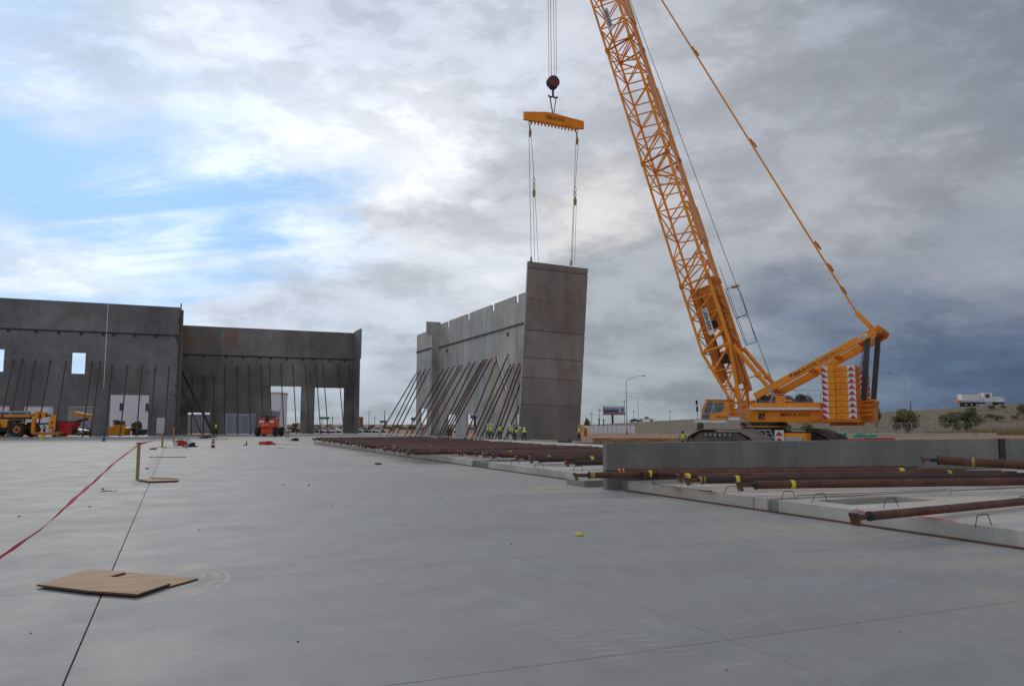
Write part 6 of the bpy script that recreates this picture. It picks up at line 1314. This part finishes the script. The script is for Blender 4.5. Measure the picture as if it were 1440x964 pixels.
# lumber piles and dirt berm right of the hanging panel
LP = thing('lumber_pile', 'long low pile of brown lumber on the ground right of the hanging panel', 'lumber', lat(0, 0, 0))
for j in range(5):
    for i in range(7):
        d = 92 + j * 5; a = lat((832 - CX) / F * d + i * 2.4 + random.uniform(-.2, .2), d, GZ + .12 + .1 * (j % 2)); b_ = a + (rtv := lat(2.3, 0, 0)); m_ = MB(); m_.beam(a, b_, .5, .35); m_.build('lumber_board', random.choice(['wood', 'dirt', 'wood']), LP)
fb = thing('form_boards', 'grey green form boards on the slab beside the foot of the hanging panel', 'boards', gnd(826, 626.5), -YAW)
for i in range(6): m_ = MB(); m_.box((-1.4 + random.uniform(-.3, .3), i * .35, 0), (1.3, i * .35 + .28, .10 + .05 * (i % 3))); m_.build('form_board', random.choice(['wallD', 'lgrey', 'dgrey']), fb)
for x in (790, 798): crumple('rubble', 'lump of rubble at the right foot of the hanging panel', 'rubble', x, 623, .3, 'dgrey', (1.5, .8, .4))
# ------------------------------------------------------------------ plants
def crown(n, sx, sy, sz, leaf, seed, clumps=14, lean=0):
    rnd = random.Random(seed); mb = MB(); cl = []
    for i in range(clumps):
        a = rnd.uniform(0, 2 * pi); r = rnd.uniform(.15, .78); z = rnd.uniform(-.6, .75); rr = sqrt(max(.05, 1 - z * z)) * r
        cl.append((Vector((cos(a) * rr * sx, sin(a) * rr * sy, z * sz)), rnd.uniform(.28, .48)))
    for i in range(n):
        c0, r0 = rnd.choice(cl); v = Vector((rnd.gauss(0, 1), rnd.gauss(0, 1), rnd.gauss(0, 1))).normalized() * (rnd.random() ** .4) * r0
        p = c0 + Vector((v.x * sx, v.y * sy, v.z * sz)); s = leaf * rnd.uniform(.6, 1.4)
        u = Vector((rnd.uniform(-1, 1), rnd.uniform(-1, 1), rnd.uniform(-1, 1))).normalized(); w = u.cross(Vector((rnd.uniform(-1, 1), rnd.uniform(-1, 1), rnd.uniform(-1, 1)))).normalized()
        mb.add([p - u * s, p + w * s * .45, p + u * s, p - w * s * .45], ((0, 1, 2, 3),))
    return mb
crowns = {}
def terr(x, d):
    dc = crest_d(x); zc = max(GZ + .05, at(x, crest_y(x), dc).z)
    if d <= 178: return GZ
    f = min(1, (d - 178) / (dc - 178)); return GZ - .3 + (zc - GZ + .3) * f ** 1.15
def slope_d(x, yb):
    for i in range(400):
        d = 179 + i * .4
        if d >= crest_d(x): break
        z = terr(x, d); P = lat(ray(x, YH)[0] * d, d, z); dd = z - EYE; fz = d * cos(PITCH) + dd * sin(PITCH); uz = -d * sin(PITCH) + dd * cos(PITCH)
        if CY - F * uz / fz <= yb: return d
    return crest_d(x) - 1
def bush(x0, x1, yt, yb, d, label, m='leaf', n=1600, nm='bush', cat='bush', grp=None, zb=None, trunk=True, seed=None):
    if d == 'slope': d = slope_d((x0 + x1) / 2, yb); zb = terr((x0 + x1) / 2, d) - .1
    k = d / F; w = (x1 - x0) * k; top = at((x0 + x1) / 2, yt, d); base = at((x0 + x1) / 2, yb, d); h = top.z - base.z
    t = thing(nm, label, cat, (base.x, base.y, base.z if zb is None else zb), random.uniform(0, 6), grp); h = top.z - t.location.z
    seed = seed if seed is not None else random.randrange(6)
    key = (n, seed, m)
    if key not in crowns: crowns[key] = crown(n, 1, 1, 1, .075 if n > 900 else .14, seed).mesh('crown', m)
    c0 = link('crown', crowns[key], t); c0.scale = (w / 2 * 1.05, w / 2 * 1.05, h / 2 * .98); c0.location = (0, 0, h * .53)
    if trunk:
        tr = MB(); tr.tube((0, 0, -.3), (.05 * h, 0, h * .45), .035 * h, 6, .02 * h)
        for a in range(4): tr.tube((.04 * h, 0, h * .3), (cos(a * 1.6) * w * .3, sin(a * 1.6) * w * .3, h * .72), .018 * h, 5, .008 * h)
        tr.build('trunk', 'bark', t)
    return t
bush(1256, 1297, 575, 609.5, 'slope', 'rounded olive bush on the embankment foot right of the pale street lamp', 'leaf', 3600, seed=1)
bush(1322, 1358, 577, 609.5, 'slope', 'left half of the large olive thicket below the dump truck', 'leaf', 3600, seed=2); bush(1344, 1383, 573, 609, 'slope', 'right and taller half of the large thicket below the dump truck', 'leaf', 3600, seed=3)
bush(1224, 1242, 574, 601, 'slope', 'dark green tree just right of the crane counterweight frame', 'leaf2', 2600, nm='tree', cat='tree', seed=4)
bush(1128, 1146, 596, 612, 170, 'low bush under the counterweights', 'leaf2', 900, seed=5, zb=GZ)
for x0, x1, yt, yb, d, lb in ((1384, 1397, 581, 590, 'slope', 'small round shrub on the slope, left of a pair'), (1396, 1411, 583, 593, 'slope', 'small round shrub on the slope, right of a pair'), (1420, 1431, 583.5, 590, 'slope', 'small shrub on the slope at far right'), (1389, 1401, 569, 576, 'slope', 'shrub on the crest under the dump truck cab'), (1407, 1414, 569, 575, 'slope', 'tiny shrub on the crest right of the cab')): bush(x0, x1, yt, yb, d, lb, 'leaf', 700, seed=0)
bush(1430, 1452, 565, 588, 'slope', 'dark bush cut by the right edge of the picture on the slope', 'leaf2', 1600, seed=2)
bush(820, 830, 588, 600, 205, 'small palm-like tree right of the hanging panel', 'leaf2', 900, nm='tree', cat='tree', seed=3, zb=GZ)
bush(977, 992, 594, 604, 130, 'green bush below the crane cab', 'leaf2', 900, seed=4, zb=GZ)
bush(1104, 1114, 596, 606, 120, 'green bush behind the slewing ring of the crane', 'leaf2', 700, seed=5, zb=GZ)
# dry weeds by the right fence: stuff
rnd = random.Random(5); mb = MB()
for i in range(3500):
    x = rnd.uniform(1300, 1460); d = rnd.uniform(165, 176); p = at(x, YH, d); p.z = GZ; h = rnd.uniform(.4, 1.9) * (1 if x > 1360 else .5); a = rnd.uniform(0, 6); u = Vector((cos(a), sin(a), 0)) * .05; e = p + Vector((rnd.uniform(-.3, .3), rnd.uniform(-.3, .3), h)); mb.add([p - u, p + u, e], ((0, 1, 2),))
o = mb.build('dry_weeds', 'dry'); tag(o, 'dry yellow weeds along the chain link fence at right', 'weeds', kind='stuff')
rnd = random.Random(6); mb = MB()
for i in range(5200):
    x = rnd.uniform(830, 1480); dc = crest_d(x); d = 179 + (dc - 180) * rnd.random() ** .8; z = terr(x, d); p = lat(ray(x, YH)[0] * d, d, z - .05)
    if mnoise.noise(Vector((p.x * .08, p.y * .08, 0))) < -.05 and rnd.random() < .75: continue
    h = rnd.uniform(.12, .4); a = rnd.uniform(0, 6); u = Vector((cos(a), sin(a), 0)) * rnd.uniform(.06, .16); e = p + Vector((rnd.uniform(-.2, .2), rnd.uniform(-.2, .2), h)); mb.add([p - u, p + u, e], ((0, 1, 2),))
M['scrub'] = mat('dry_scrub', (.20, .155, .09), .9, .3, .4, (.13, .12, .06), .6, .1, world=True)
o = mb.build('dry_scrub', 'scrub'); tag(o, 'sparse dry scrub scattered over the embankment slope', 'scrub', kind='stuff')
# far trees seen through the openings
def place_word(x): return ('left of the thick brace' if x < 300 else 'before the glazed building' if x < 370 else 'behind the boom lift' if x < 430 else 'through the rightmost opening' if x < 495 else 'between the far walls' if x < 545 else 'behind the far braces' if x < 610 else 'through the pale wall doors')
seen = {}
def uniq(base, x):
    w_ = place_word(x); seen[(base, w_)] = seen.get((base, w_), -1) + 1; i = seen[(base, w_)]
    return '%s %s from left, seen %s' % (base, 'first' if i == 0 else ORD[i], w_)
rnd = random.Random(9); GT = 'trees along the far road'
xx = 380
spots = [(318, 328, 597), (334, 343, 598), (352, 361, 597), (262, 280, 603), (281, 296, 602), (384, 393, 595), (391, 402, 597), (400, 411, 598), (409, 422, 594), (441, 451, 597), (449, 459, 599), (458, 468, 596), (466, 477, 599), (475, 486, 598), (503, 512, 597), (511, 520, 600), (518, 528, 597), (527, 538, 600), (536, 548, 597), (546, 556, 599), (554, 566, 597), (563, 574, 600), (572, 585, 596), (583, 598, 599), (626, 642, 600), (655, 672, 600)]
for i, (a, b_, yt) in enumerate(spots):
    bush(a - 1, b_ + 1, yt, 609, rnd.uniform(225, 290), uniq('small distant tree,', a), rnd.choice(['leaf', 'leaf2']), 420, 'tree', 'tree', GT, zb=GZ, seed=i % 4)
cc = ['white', 'lgrey', 'dgrey', 'white', 'bldg_grey', 'white']
for i, x in enumerate([398, 406, 415, 446, 453, 461, 470, 478, 506, 514, 523, 533, 634, 664]):
    d = 205 + (i * 37 % 20); p = at(x, YH, d); p.z = GZ; t = thing('parked_car', uniq('small parked car,', x), 'car', p, -YAW + rnd.uniform(-.2, .2), 'cars parked on the far road'); car(t, cc[i % 6])
o = bush(184, 204, 591, 606, 150, 'leafy green bush behind the large left opening', 'leaf2', 900, seed=2); bush(157, 168, 590, 600, 160, 'spiky green plant behind the large left opening', 'leaf2', 700, seed=1)
# tufts where nobody could count them
print('objects', len(bpy.data.objects), 'tris~', sum(len(o.data.polygons) for o in bpy.data.objects if o.type == 'MESH'))
